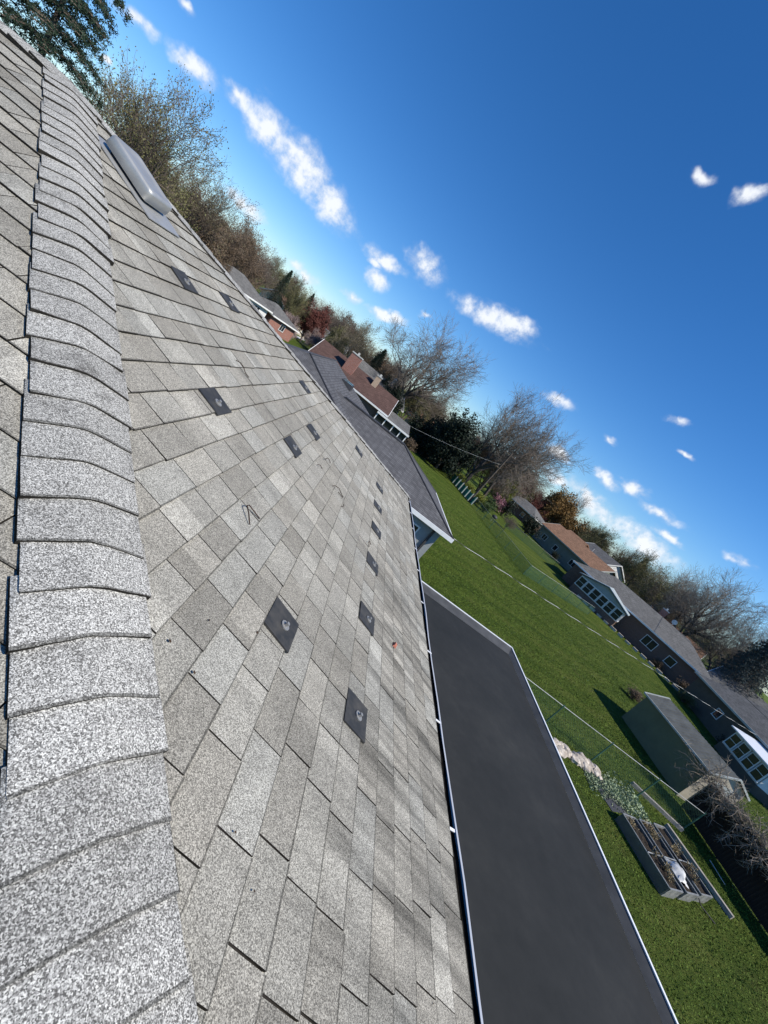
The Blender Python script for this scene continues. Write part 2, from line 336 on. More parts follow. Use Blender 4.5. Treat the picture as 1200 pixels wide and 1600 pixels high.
# ------------------------------------------------------------------ our house: the shingled hip roof
P = 0.3762785; SPAN = 4.55; ZE = 5.1; ZA = ZE+P*SPAN; CS = 1/math.sqrt(1+P*P); SN = P*CS
EXP = .1432; V0 = -.010; VMAX = SPAN/CS; RIDGE_L = 8.0
house = empty('house', (0, 0, 0), 0, 'house with weathered grey shingled hip roof and flat dark porch roof', 'house')
def PR(u, v, h): return (v*CS+h*SN, u, ZA-v*SN+h*CS)           # right plane: u = y, v = distance down the slope
def PL(u, v, h): return (u, -v*CS-h*SN, ZA-v*SN+h*CS)          # near-left plane (faces -y): u = x
def PN(u, v, h): return (-u, v*CS+h*SN, ZA-v*SN+h*CS)          # far plane (faces +y)
deck = MB()
A = (0, 0, ZA); B2 = (-RIDGE_L, 0, ZA); e1 = SPAN-.02
ze = ZA-P*e1
deck.add([A, (e1, -e1, ze), (e1, e1, ze)], [(0, 1, 2)]); deck.add([A, B2, (-RIDGE_L-e1, -e1, ze), (e1, -e1, ze)], [(0, 1, 2, 3)])
deck.add([B2, A, (e1, e1, ze), (-RIDGE_L-e1, e1, ze)], [(0, 1, 2, 3)]); deck.add([B2, (-RIDGE_L-e1, e1, ze), (-RIDGE_L-e1, -e1, ze)], [(0, 1, 2)])
roof = deck.build('roof', 'underlay', house)
def clip(poly, a, b, c):
    """keep a*u + b*v <= c"""
    out = []
    for i in range(len(poly)):
        p, q = poly[i], poly[(i+1) % len(poly)]; dp, dq = a*p[0]+b*p[1]-c, a*q[0]+b*q[1]-c
        if dp <= 0: out.append(p)
        if dp*dq < 0:
            t = dp/(dp-dq); out.append((p[0]+(q[0]-p[0])*t, p[1]+(q[1]-p[1])*t))
    return out
rnd = random.Random(7)
BASES = [(0.310, 0.293, 0.253), (0.330, 0.315, 0.275), (0.298, 0.280, 0.240), (0.344, 0.334, 0.297), (0.318, 0.304, 0.265), (0.285, 0.269, 0.232)]
def tabs(fun, umin, umax, hipu):
    """one shingle tab after another, course by course -> (list of face polys with heights, tints)"""
    res = []
    for k in range(0, 35):
        va, vb = V0+k*EXP, V0+(k+1)*EXP
        if vb > VMAX+.03: break
        if vb > VMAX-.05: vb = VMAX+.012
        off = rnd.uniform(0, .25); u = umin-off; lim = umax
        wav = rnd.uniform(-.002, .002)
        while u < lim:
            w = rnd.choice((.205, .225, .24, .25, .27, .29)); g = rnd.uniform(.004, .0065)
            jt = rnd.uniform(-.003, .003)+wav; h1 = rnd.uniform(.008, .0125); h0 = rnd.uniform(.0005, .002)
            base = rnd.choice(BASES); br = rnd.uniform(.94, 1.06)
            # a tab is made of one to three granule blends side by side
            nseg = rnd.choice((1, 1, 2, 2, 2, 3)); cuts = [0]+sorted(rnd.uniform(.2, .8) for _ in range(nseg-1))+[1]
            segs = []
            for a, b in zip(cuts, cuts[1:]):
                sh = rnd.choice((.90, .96, 1, 1.05, 1.12, 1.24)) if nseg > 1 else 1.0
                ua, ub = u+a*(w-g), u+b*(w-g)
                sk = rnd.uniform(-.0015, .0015)
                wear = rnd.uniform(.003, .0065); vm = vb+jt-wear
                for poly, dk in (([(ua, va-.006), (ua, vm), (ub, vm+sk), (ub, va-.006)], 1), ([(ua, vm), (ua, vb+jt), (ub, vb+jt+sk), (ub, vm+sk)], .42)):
                    for cpl in hipu:
                        if poly: poly = clip(poly, *cpl)
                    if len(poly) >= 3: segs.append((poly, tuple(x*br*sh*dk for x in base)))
            if segs: res.append((fun, segs, va, vb, h0, h1))
            u += w
    return res
def tab_geom(tb, mb, tints):
    fun, segs, va, vb, h0, h1 = tb
    for poly, c in segs:
        n = len(poly); H = lambda v: h0+(h1-h0)*min(1.1, max(0, (v-va)/(vb-va)))
        top = [fun(u, v, H(v)) for u, v in poly]; bot = [fun(u, v, -.003) for u, v in poly]
        b = len(mb.v); mb.v += top+bot
        a2 = sum(poly[i][0]*poly[(i+1) % n][1]-poly[(i+1) % n][0]*poly[i][1] for i in range(n))
        mb.f.append(tuple(b+i for i in (range(n)))); mb.m.append(0); tints.append((c, n))
        for i in range(n):
            j = (i+1) % n; mb.f.append((b+i, b+n+i, b+n+j, b+j)); mb.m.append(1); tints.append(((.03, .03, .03), 4))
def build_tinted(mb, tints, name, mats, parent, kind=None):
    o = mb.build(name, mats, parent, kind=kind); me = o.data
    ca = me.color_attributes.new('tint', 'FLOAT_COLOR', 'CORNER')
    arr = np.ones((len(me.loops), 4), np.float32); i = 0
    for c, n in tints: arr[i:i+n, :3] = c; i += n
    ca.data.foreach_set('color', arr.ravel())
    return o
def pix(p):
    d = np.array(p)-CAM; z = d@cf
    return (600+FPX*(d@cr)/z, 800-FPX*(d@cu)/z, z)
hip_r = [(1, -CS, -.05), (-1, -CS, -.05)]                       # |y| <= v*CS
allt = tabs(PR, -SPAN-.1, SPAN+.1, hip_r)
tl = tabs(PL, -RIDGE_L-SPAN, SPAN+.1, [(1, -CS, -.05), (-1, -CS, RIDGE_L)])
tn = tabs(PN, -SPAN-.1, RIDGE_L+SPAN, [(-1, -CS, -.05), (1, -CS, RIDGE_L)])
cand = []
for tb in allt+tl:
    px = [pix(tb[0](u, v, .005)) for u, v in tb[1][0][0]+tb[1][-1][0]]
    if min(q[2] for q in px) < .1 or not any(-20 < q[0] < 1220 and -20 < q[1] < 1620 for q in px): continue
    us = [u for s in tb[1] for u, v in s[0]]; c = tb[0](sum(us)/len(us), (tb[2]+tb[3])/2, 0)
    d = np.array(c)-CAM; nrm = (SN, 0, CS) if tb[0] is PR else (0, -SN, CS)
    area = (max(us)-min(us))*(tb[3]-tb[2])*abs(d@np.array(nrm))/np.linalg.norm(d)**3
    cand.append((area, id(tb)))
cand.sort(reverse=True); chosen = {i for a, i in cand[:300]}
field, ft = MB(), []
for tb in allt+tl+tn:
    if id(tb) in chosen:
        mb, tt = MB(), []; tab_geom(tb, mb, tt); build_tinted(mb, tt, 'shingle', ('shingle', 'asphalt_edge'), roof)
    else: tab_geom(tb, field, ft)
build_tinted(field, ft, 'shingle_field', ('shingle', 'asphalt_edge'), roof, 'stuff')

def cap_run(a, b, side, slope, n_skip=0):
    """overlapping cap shingles from a (low end) up to b; side = horizontal unit across, slope = fall per metre either side"""
    a, b = Vector(a), Vector(b); L = (b-a).length; d = (b-a)/L; side = Vector(side); up = side.cross(d).normalized()
    if up.z < 0: up = -up
    n = int(L/.135); prof = [-.147, -.11, -.075, -.045, -.02, 0, .02, .045, .075, .11, .147]
    for k in range(n):
        s0 = k*.135-.01+rnd.uniform(-.008, .008); s1 = s0+.185
        if s1 > L: s1 = L
        mb, tt = MB(), []; tw = rnd.uniform(-.009, .009); sk = rnd.uniform(-.011, .011); lift = [rnd.choice((0, 0, 0, .004, .009)) for _ in (0, 1)]; m = len(prof)
        base = rnd.uniform(.33, .44); c = (base, base*.98, base*.915)
        hb = .020+rnd.uniform(-.0015, .003); wear = rnd.uniform(.004, .009)
        for (s_, hh) in ((s0, hb), (s1, .012), (s0+wear, hb-(hb-.012)*wear/(s1-s0))):
            for w in prof:
                z = -slope*(math.sqrt(w*w+.028**2)-.010)
                q = a+d*(s_+sk*w/.147+rnd.uniform(-.0012, .0012)*(s_ < s0+.02))+side*(w*(1+rnd.uniform(-.006, .006))+tw)+Vector((0, 0, z))+up*(hh+(lift[w > 0]*(abs(w)/.147)**2 if s_ < s0+.02 else 0)); mb.v.append(tuple(q))
        for w_i in range(m): mb.v.append(tuple(Vector(mb.v[w_i])-up*.020))
        for w_i in range(m): mb.v.append(tuple(Vector(mb.v[m+w_i])-up*.020))
        for i in range(m-1):
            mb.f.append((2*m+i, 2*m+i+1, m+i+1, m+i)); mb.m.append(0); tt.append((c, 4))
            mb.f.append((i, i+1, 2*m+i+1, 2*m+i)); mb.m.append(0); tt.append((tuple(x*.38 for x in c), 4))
            mb.f.append((i, 3*m+i, 3*m+i+1, i+1)); mb.m.append(1); tt.append(((.03,)*3, 4))
        for i in (0, m-1):
            mb.f.append((i, m+i, 4*m+i, 3*m+i)); mb.m.append(1); tt.append(((.03,)*3, 4))
        o = build_tinted(mb, tt, 'cap_shingle', ('cap', 'asphalt_edge'), roof)
        o.data.polygons.foreach_set('use_smooth', [x == 0 for x in mb.m])
r2 = 1/math.sqrt(2)
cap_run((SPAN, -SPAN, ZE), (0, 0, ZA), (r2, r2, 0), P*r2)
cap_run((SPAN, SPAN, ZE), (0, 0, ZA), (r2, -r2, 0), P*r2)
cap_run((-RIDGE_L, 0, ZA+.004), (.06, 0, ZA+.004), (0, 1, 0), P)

# fascia, soffit, walls
m = MB()
for (x0, x1, y0, y1) in ((SPAN-.055, SPAN-.03, -SPAN+.03, SPAN-.03), (-RIDGE_L-SPAN+.03, SPAN-.056, -SPAN+.03, -SPAN+.055), (-RIDGE_L-SPAN+.03, SPAN-.056, SPAN-.055, SPAN-.03)):
    m.box(x0, x1, y0, y1, ZE-.19, ZE-.012)
m.build('fascia', 'white_metal', house)
m = MB(); m.box(-RIDGE_L-SPAN+.06, SPAN-.06, -SPAN+.06, SPAN-.06, ZE-.21, ZE-.195); m.build('soffit', 'white_paint', house)
m = MB(); m.box(-RIDGE_L-4.1, 4.1, -4.1, 4.1, 0, ZE-.21); m.build('wall', 'siding_cream', house)
# gutter along the eave: K profile with a rolled lip
def gutter(parent, y0, y1):
    prof = [(0, 0), (0, -.105), (.065, -.105), (.085, -.06), (.118, -.035), (.122, 0), (.116, .006), (.108, .002)]
    m = MB(); x0 = SPAN-.028; z0 = ZE-.022; n = len(prof)
    ys = np.linspace(y0, y1, 24)
    for i, y in enumerate(ys):
        sg = .004*math.sin(y*2.3)+.003*math.sin(y*5.1)
        for px_, pz in prof: m.v.append((x0+px_+sg*.5, y, z0+pz+sg))
        for px_, pz in prof: m.v.append((x0+px_*.97+.0018+sg*.5, y, z0+pz+.0016+sg))
    for i in range(len(ys)-1):
        for k in range(n-1):
            a = i*2*n+k; b = (i+1)*2*n+k
            m.f.append((a, a+1, b+1, b)); m.m.append(0)
            a += n; b += n; m.f.append((a, b, b+1, a+1)); m.m.append(0)
    for e in (0, len(ys)-1): m.f.append(tuple(e*2*n+k for k in range(6))); m.m.append(0)
    gu = m.build('gutter', 'white_metal', parent)
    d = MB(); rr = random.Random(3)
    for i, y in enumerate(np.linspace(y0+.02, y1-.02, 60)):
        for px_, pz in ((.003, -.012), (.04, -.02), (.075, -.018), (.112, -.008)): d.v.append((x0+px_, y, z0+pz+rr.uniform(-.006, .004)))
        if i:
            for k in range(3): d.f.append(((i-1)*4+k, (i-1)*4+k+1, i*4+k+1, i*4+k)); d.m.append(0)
    d.build('sludge_and_shade', 'gutter_dark', gu)  # dark fill: gutter grime with the shade inside the trough painted in
    for y in (-3.55, -2.75, -1.95, -1.2, -.42, .42, 1.2, 1.9, 2.7, 3.5, 4.2):
        h = MB(); h.bar((x0-.012, y, z0+.004), (x0+.118, y+rr.uniform(-.01, .01), z0+.001), .016, .004); h.build('hanger', 'white_metal', gu)
    return gu
gutter(house, -4.58, 4.60)
m = MB()
for y in (-4.62, 4.515): m.box(-RIDGE_L-4.5, SPAN-.03, y, y+.10, ZE-.125, ZE-.03)
m.build('gutter', 'white_metal', house)

# dark flashing plates left by a removed solar rack, on a regular grid
for (u, v) in ((-.40, 1.49), (.38, 1.51), (-1.21, 2.365), (1.27, 2.345), (-.44, 2.80), (.41, 2.80), (2.13, 3.36), (1.97, 3.92), (1.12, 3.93), (.40, 3.95), (-.40, 3.945), (-1.215, 3.95), (-2.045, 3.365), (-2.02, 3.945)):
    b = MB(); hw = .098; v0, v1 = v-.085, v+.078; j = rnd.uniform(-.01, .01)
    pts = [(u-hw+j, v0, .0125), (u-hw-j, v1, .0165), (u+hw-j, v1, .0165), (u+hw+j, v0, .0125)]
    b.v += [PR(*q) for q in pts]+[PR(q[0], q[1], q[2]-.009) for q in pts]
    b.f += [(0, 1, 2, 3), (0, 4, 5, 1), (1, 5, 6, 2), (2, 6, 7, 3), (3, 7, 4, 0)]; b.m += [0]*5
    pl = b.build('flashing_plate', 'flashing', house)
    bo = MB(); c0, c1, c2 = PR(u, v+.01, .014), PR(u, v+.01, .02), PR(u, v+.01, .036)
    bo.tube([c0, c1], .024, 10); bo.tube([c1, c2], .009, 6); bo.build('bolt', 'bolt', pl)

# low aluminium roof vent with a rounded hood over a flange
def roof_vent():
    u0, u1, v0, v1 = -.24, .06, .50, .90
    e = empty('roof_vent'); e.parent = house
    f = MB(); q = [(u0-.06, v0-.05, .014), (u0-.06, v1+.13, .019), (u1+.06, v1+.13, .019), (u1+.06, v0-.05, .014)]
    f.v += [PR(*x) for x in q]+[PR(x[0], x[1], x[2]-.006) for x in q]; f.f += [(0, 1, 2, 3), (0, 4, 5, 1), (1, 5, 6, 2), (2, 6, 7, 3), (3, 7, 4, 0)]; f.m += [0]*5
    f.build('flange', 'aluminium', e)
    t = MB(); q = [(u0+.05, v0+.05), (u0+.05, v1-.07), (u1-.05, v1-.07), (u1-.05, v0+.05)]
    t.v += [PR(*x, .015) for x in q]+[PR(*x, .07) for x in q]; t.f += [(0, 1, 5, 4), (1, 2, 6, 5), (2, 3, 7, 6), (3, 0, 4, 7)]; t.m += [0]*4
    t.build('throat', 'dark_trim', e)
    def ring(ins, h, rad, hd=0):
        """rounded rectangle"""
        a0, a1, b0, b1 = u0+ins, u1-ins, v0+ins, v1-ins; out = []
        for cx, cy, s in ((a1-rad, b1-rad, 0), (a0+rad, b1-rad, 90), (a0+rad, b0+rad, 180), (a1-rad, b0+rad, 270)):
            for k in range(5):
                w = R(s+k*22.5); out.append(PR(cx+rad*math.cos(w), cy+rad*math.sin(w), h))
        return out
    h = MB(); rings = [ring(.004, .034, .03), ring(0, .036, .032), ring(.002, .098, .032), ring(.005, .108, .032), ring(.012, .115, .034), ring(.026, .118, .03), ring(.045, .117, .03), ring(.05, .112, .03), ring(.09, .112, .02)]
    for r_ in rings: h.v += r_
    n = 20
    for i in range(len(rings)-1):
        for k in range(n): h.f.append((i*n+k, i*n+(k+1) % n, (i+1)*n+(k+1) % n, (i+1)*n+k)); h.m.append(0)
    h.f.append(tuple((len(rings)-1)*n+k for k in range(n))); h.m.append(0)
    h.build('hood', 'aluminium', e, smooth=True)
roof_vent()

# loose bits on the roof
def bent_wire(pts, label, r=.0032, m='rust_wire'):
    w = MB(); w.tube([PR(*q) for q in pts], r, 6); tag(w.build('bent_wire', m), label, 'wire')
bent_wire([(-.47, 2.09, .02), (-.455, 2.12, .035), (-.44, 2.15, .03), (-.455, 2.19, .022), (-.44, 2.225, .02)], 'short curled wire on the shingles above a flashing plate near the middle')
bent_wire([(-1.76, 2.97, .016), (-1.73, 2.93, .028), (-1.70, 2.895, .032), (-1.675, 2.90, .03), (-1.655, 2.94, .022), (-1.64, 2.985, .016)], 'hairpin of bent dark wire on the bare shingles uphill of the big flashing plate')
bent_wire([(-.13, 3.25, .016), (-.09, 3.27, .03), (-.05, 3.31, .034), (-.02, 3.36, .02), (-.05, 3.40, .016), (-.08, 3.33, .018)], 'tangled loop of rusty wire on the shingles in mid roof')
bent_wire([(.16, 3.05, .018), (.20, 3.055, .035), (.25, 3.08, .03), (.27, 3.115, .016)], 'small arched wire sticking up between two rows of plates')
bent_wire([(-.15, 3.03, .016), (-.12, 3.05, .026), (-.10, 3.085, .016)], 'tiny wire stub beside the small arched wire')
bent_wire([(-.26, 3.42, .015), (-.20, 3.44, .02), (-.16, 3.43, .02)], 'thin rusty twig of wire lying flat downhill of the tangled loop')
bent_wire([(-.22, 3.86, .017), (-.19, 3.83, .03), (-.15, 3.84, .03), (-.13, 3.88, .017)], 'bent wire end next to a flashing plate low on the roof')
m = MB(); m.v += [PR(-1.12+a, 4.27+b, h) for a, b, h in ((0, 0, .012), (.05, .01, .012), (.045, .045, .012), (.01, .04, .012), (.01, .008, .03), (.04, .014, .034), (.036, .036, .03), (.014, .03, .026))]
m.f += [(3, 2, 1, 0), (4, 5, 6, 7), (0, 1, 5, 4), (1, 2, 6, 5), (2, 3, 7, 6), (3, 0, 4, 7)]; m.m += [0]*6
tag(m.build('brick_chip', 'brick_chip'), 'small reddish chip lying on the stained shingles near the gutter', 'debris')

# leaf scraps, grit and old nail spots scattered on the shingles
def scraps():
    m = MB(); rr = random.Random(44)
    for k in range(80):
        v = rr.uniform(1.2, 4.75); u = rr.uniform(-v*CS+.25, v*CS-.25); s_ = rr.choice((.0025, .003, .004, .006)); a = rr.uniform(0, 6.28); n = rr.choice((4, 5)); h = .0118
        m.add([PR(u+s_*math.cos(a+2*math.pi*i/n)*rr.uniform(.6, 1.5), v+s_*math.sin(a+2*math.pi*i/n), h+rr.uniform(0, .0015)) for i in range(n)], [tuple(range(n))])
    tag(m.build('leaf_scraps', 'mulch'), 'dark leaf scraps and grit scattered over the shingles', 'debris', kind='stuff')
scraps()
# flat porch roof under the eave
ZD = 4.2; DX, DY = 7.80, 3.22
pe = empty('porch'); pe.parent = house
m = MB(); m.box(4.11, DX-.12, -7.5, DY-.24, ZD-.12, ZD); m.build('membrane_roof', 'membrane', pe)
m = MB()
m.add([(4.11, DY-.237, ZD), (DX-.117, DY-.237, ZD), (DX-.012, DY-.012, ZD+.055), (4.11, DY-.012, ZD+.055)], [(0, 1, 2, 3)])
m.add([(DX-.117, DY-.237, ZD), (DX-.117, -7.5, ZD), (DX-.012, -7.5, ZD+.055), (DX-.012, DY-.012, ZD+.055)], [(0, 1, 2, 3)])
m.build('edge_strip', 'membrane_edge', pe)
m = MB(); m.box(4.11, DX+.012, DY-.011, DY+.014, ZD-.16, ZD+.066); m.box(DX-.011, DX+.014, -7.5, DY-.0115, ZD-.16, ZD+.0655); m.build('edge_trim', 'white_metal', pe)
m = MB(); m.box(4.11, DX-.35, -7.4, DY-.45, 0, ZD-.13); m.build('porch_wall', 'siding_cream', pe)

# ------------------------------------------------------------------ generic houses
def window(parent, c, w, h, ax, out, cols=2, rows=1, frame='white_paint'):
    """c centre on the wall plane, ax unit along the wall, out unit outwards"""
    c, ax, out = Vector(c), Vector(ax), Vector(out); up = Vector((0, 0, 1)); f = MB(); t = .07
    def bx(m, cc, sx, sz, d0, d1):
        cc = Vector(cc); vs = []
        for d in (d0, d1):
            for a, b in ((-1, -1), (1, -1), (1, 1), (-1, 1)): vs.append(cc+ax*a*sx/2+up*b*sz/2+out*d)
        m.add(vs, [(0, 3, 2, 1), (4, 5, 6, 7), (0, 1, 5, 4), (1, 2, 6, 5), (2, 3, 7, 6), (3, 0, 4, 7)])
    bx(f, c+up*(h/2+t/2), w+2*t, t, -.02, .06); bx(f, c-up*(h/2+t/2), w+2*t+.06, t, -.02, .09)
    for s in (-1, 1): bx(f, c+ax*s*(w/2+t/2), t, h-.002, -.02, .058)
    for i in range(1, cols): bx(f, c+ax*(i/cols-.5)*w, .05, h-.004, -.02, .045)
    for i in range(1, rows): bx(f, c+up*(i/rows-.5)*h, w-.004, .04, -.02, .042)
    fr = f.build('window', frame, parent); p = MB(); bx(p, c, w+.02, h+.02, -.03, .02); p.build('pane', 'glass', fr)
def gen_house(name, label, loc, rz, L, W, eave, rise, roof_m, wall_m, kind='gable', over=.45, fascia='white_paint', ridge_x=True, windows=(), chimney=None, extra=None, cat='house'):
    """local x along the ridge (length L), y across (depth W); origin at the middle of the footprint"""
    e = empty(name, loc, rz, label, cat); a, b = L/2, W/2
    w = MB(); w.box(-a, a, -b, b, -.3, eave)
    if kind == 'gable':
        for s in (-1, 1):
            x = s*a
            w.add([(x, -b, eave-.002), (x, b, eave-.002), (x, 0, eave+rise*b/(b+over)), (x-s*.2, -b, eave-.002), (x-s*.2, b, eave-.002), (x-s*.2, 0, eave+rise*b/(b+over))], [(0, 1, 2) if s > 0 else (2, 1, 0), (0, 2, 5, 3), (1, 4, 5, 2)])
    w.build('wall', wall_m, e)
    r = MB(); A, Bo = a+over, b+over; zt, th = eave+rise, .14
    if kind == 'gable':
        r.slab([(-A, -Bo, eave+.02), (A, -Bo, eave+.02), (A, 0, zt), (-A, 0, zt)], th); r.slab([(A, Bo, eave+.02), (-A, Bo, eave+.02), (-A, .001, zt-.001), (A, .001, zt-.001)], th)
    else:
        h = max(0.01, A-Bo)
        r.slab([(-A, -Bo, eave+.02), (A, -Bo, eave+.02), (h, 0, zt), (-h, 0, zt)], th); r.slab([(A, Bo, eave+.02), (-A, Bo, eave+.02), (-h, 0, zt), (h, 0, zt)], th)
        r.slab([(A, -Bo, eave+.02), (A, Bo, eave+.02), (h, 0, zt)], th); r.slab([(-A, Bo, eave+.02), (-A, -Bo, eave+.02), (-h, 0, zt)], th)
    ro = r.build('roof', roof_m, e)
    f = MB()
    for s in (-1, 1): f.box(-A-.003, A+.003, s*Bo-.03 if s > 0 else -Bo-.06, s*Bo+.06 if s > 0 else -Bo+.03, eave-.16, eave+.035)
    if kind == 'gable':
        for sx in (-1, 1):
            for sy in (-1, 1): f.bar((sx*(A+.02), sy*Bo, eave-.06), (sx*(A+.02), 0, zt-.08), .05, .2)
    else:
        for s in (-1, 1): f.box(s*A-.06 if s < 0 else A-.03, s*A+.03 if s < 0 else A+.06, -Bo+.032, Bo-.032, eave-.16, eave+.034)
    f.build('fascia', fascia, e)
    for (side, pos, z, ww, hh, cols) in windows:
        if side == 'S': window(e, (pos, -b, z), ww, hh, (1, 0, 0), (0, -1, 0), cols)
        if side == 'N': window(e, (pos, b, z), ww, hh, (-1, 0, 0), (0, 1, 0), cols)
        if side == 'E': window(e, (a, pos, z), ww, hh, (0, 1, 0), (1, 0, 0), cols)
        if side == 'W': window(e, (-a, pos, z), ww, hh, (0, -1, 0), (-1, 0, 0), cols)
    if chimney:
        for (cx, cy, cw, cd, ct, cm) in chimney:
            c = MB(); c.box(cx-cw/2, cx+cw/2, cy-cd/2, cy+cd/2, eave, ct); ch = c.build('chimney', cm, e)
            k = MB(); k.box(cx-cw/2-.06, cx+cw/2+.06, cy-cd/2-.06, cy+cd/2+.06, ct, ct+.12); k.box(cx-.12, cx+.12, cy-.12, cy+.12, ct+.12, ct+.4); k.build('chimney_cap', 'concrete', ch)
    if extra: extra(e)
    return e
PI = math.pi
# next door: charcoal hip roof with a front ell, a higher wing behind
nb = empty('house', (0, 0, 0), 0, 'low house next door with charcoal hip roof and white fascia', 'house')
m = MB(); x1, y0, y1, ez, rz_ = 9.8, 14.8, 23.2, 2.72, 4.33; hw = (y1-y0)/2; xr = x1-hw
m.slab([(-6, y0, ez), (x1, y0, ez), (xr, y0+hw, rz_), (-6, y0+hw, rz_)], .14); m.slab([(x1, y0, ez), (x1, y1, ez), (xr, y0+hw, rz_)], .14); m.slab([(x1, y1, ez), (-6, y1, ez), (-6, y0+hw+.001, rz_-.001), (xr, y0+hw+.001, rz_-.001)], .14)
ro = m.build('roof', 'roof_charcoal', nb)
v = MB(); v.tube([(x1, y0, ez+.01), (xr, y0+hw, rz_+.01)], .05, 6); v.tube([(x1, y1, ez+.01), (xr, y0+hw, rz_+.01)], .05, 6); v.bar((xr, y0+hw, rz_+.02), (1.6, y0+hw, rz_+.02), .3, .07); v.build('ridge_cap', 'dark_trim', ro)
m = MB(); X0, X1, Y0, Y1, E, T = -7.2, 5.3, 12.6, 28.0, 2.75, 5.0; xm = -.95; ys = 18.0
m.slab([(X1, Y0, E), (X1, Y1, E), (xm, Y1, T), (xm, ys, T)], .14); m.slab([(X0, Y1, E), (X0, Y0, E), (xm, ys, T), (xm, Y1, T)], .14); m.slab([(X0, Y0, E), (X1, Y0, E), (xm, ys, T)], .14)
ro2 = m.build('wing_roof', 'roof_charcoal', nb)
v = MB(); v.tube([(X1, Y0, E+.01), (xm, ys, T+.01), (xm, Y1, T+.01)], .05, 6); v.build('ridge_cap', 'dark_trim', ro2)
for (yy) in (24.6, 25.6):
    v = MB(); xx = 1.0; zz = T-(xx-xm)*(T-E)/(X1-xm); v.box(xx-.55, xx+.25, yy-.3, yy+.3, zz-.1, zz+.28); sk = v.build('skylight', 'dark_trim', nb)
    v = MB(); v.box(xx-.48, xx+.18, yy-.23, yy+.23, zz+.28, zz+.30); v.build('pane', 'glass', sk)
m = MB(); m.box(-6, x1-.45, y0+.45, y1-.45, 0, ez-.14); m.box(X0+.5, X1-.5, Y0+.5, Y1-.3, 0, E-.14)
m.add([(X0+.5, Y1-.32, E-.15), (X1-.5, Y1-.32, E-.15), (xm, Y1-.32, T-.3)], [(0, 1, 2)]); m.build('wall', 'siding_grey', nb)
m = MB(); m.box(X1+.05, x1+.05, y0-.05, y0+.015, ez-.19, ez+.012); m.box(x1-.015, x1+.052, y0+.016, y1, ez-.19, ez+.0125); m.box(X0, X1+.05, Y0-.05, Y0+.015, E-.19, E+.012); m.box(X1-.015, X1+.05, Y0+.016, y0-.06, E-.19, E+.0125); m.build('fascia', 'white_metal', nb)
window(nb, (7.6, y0+.45, 1.55), 1.3, 1.0, (1, 0, 0), (0, -1, 0), 2)
window(nb, (x1-.45, 18.2, 1.5), 1.6, 1.1, (0, 1, 0), (1, 0, 0), 2)
m = MB(); m.box(8.9, 9.0, y0+.33, y0+.43, .1, 2.4); m.build('downpipe', 'dark_trim', nb)
m = MB(); m.box(5.4, 9.2, y0-.25, y0+.42, -.02, .1); m.build('plinth', 'brick_red', nb)

# house beyond it: brown roof, two chimneys, screened porch
def c_extra(e):
    p = MB(); p.slab([(4.6, -4.6, 2.5), (9.4, -4.6, 2.5), (9.4, 1.5, 3.2), (4.6, 1.5, 3.2)], .12); p.build('porch_roof', 'roof_grey', e)
    f = MB(); f.box(4.6, 9.45, -4.68, -4.61, 2.32, 2.54); f.build('porch_fascia', 'white_paint', e)
    for x in (4.75, 6.0, 7.2, 8.3, 9.25):
        m = MB(); m.box(x-.06, x+.06, -4.52, -4.4, 0, 2.36); m.build('porch_post', 'white_paint', e)
    m = MB(); m.box(4.75, 9.25, -4.5, -4.42, .0, .65); m.build('porch_rail', 'white_paint', e)
    m = MB(); m.box(4.75, 9.2, -4.38, -4.36, .65, 2.35); m.build('screen', 'glass', e)
gen_house('house', 'house with dark brown roof, brick chimney and white screened porch', (-.6, 52, 0), 0, 11, 8, 2.75, 2.1, 'roof_dark_brown', 'brick_brown', 'gable', windows=(('S', 1.5, 1.5, 1.6, 1.1, 2), ('S', -2.5, 1.5, 1.4, 1.1, 2)), chimney=[(-1.3, -2.2, 1.4, .9, 5.9, 'brick_red'), (2.3, -1.0, .7, .7, 5.6, 'brick_tan')], extra=c_extra)
gen_house('house', 'pale sided house with white gable behind the brown roofed house', (1.5, 74, 0), R(20), 10, 8, 3.2, 2.4, 'roof_pale', 'siding_white', 'gable', windows=(('S', 0, 1.6, 1.4, 1.1, 2),), chimney=[(2.5, 0, .7, .7, 6.5, 'brick_tan')])
gen_house('house', 'small tan house half hidden behind the dark evergreen', (17.5, 92, 0), R(-25), 11, 8, 2.8, 2.2, 'roof_tan', 'siding_tan', 'gable', windows=(('S', -2, 1.5, 1.4, 1.1, 2), ('S', 2, 1.5, 1.4, 1.1, 2)))
# across the street on the left
gen_house('house', 'long grey roofed house seen just over the far hip, white trim below', (-22.2, 60, 0), R(70), 9.5, 7, 2.6, 1.7, 'roof_grey', 'siding_white', 'hip', windows=(('S', -3, 1.5, 1.4, 1.1, 2), ('S', 2, 1.5, 1.8, 1.2, 3)))
gen_house('house', 'grey brown roofed brick house beside the lawn and footpath', (-18.3, 68.5, 0), R(70), 7, 6, 2.4, 1.4, 'roof_grey', 'brick_red', 'hip', windows=(('S', 0, 1.4, 1.2, .9, 2),))
gen_house('house', 'low brown roofed house under the red tree', (-25, 104, 0), R(60), 13, 9, 2.8, 2.2, 'roof_brown', 'siding_cream', 'gable', windows=(('S', 2, 1.5, 1.6, 1.1, 2),))
gen_house('house', 'small grey house beside the pale blossoming tree far off', (-16, 112, 0), R(10), 10, 8, 2.8, 2.4, 'roof_pale', 'siding_white', 'gable', windows=(('S', 0, 1.5, 1.6, 1.1, 2),))

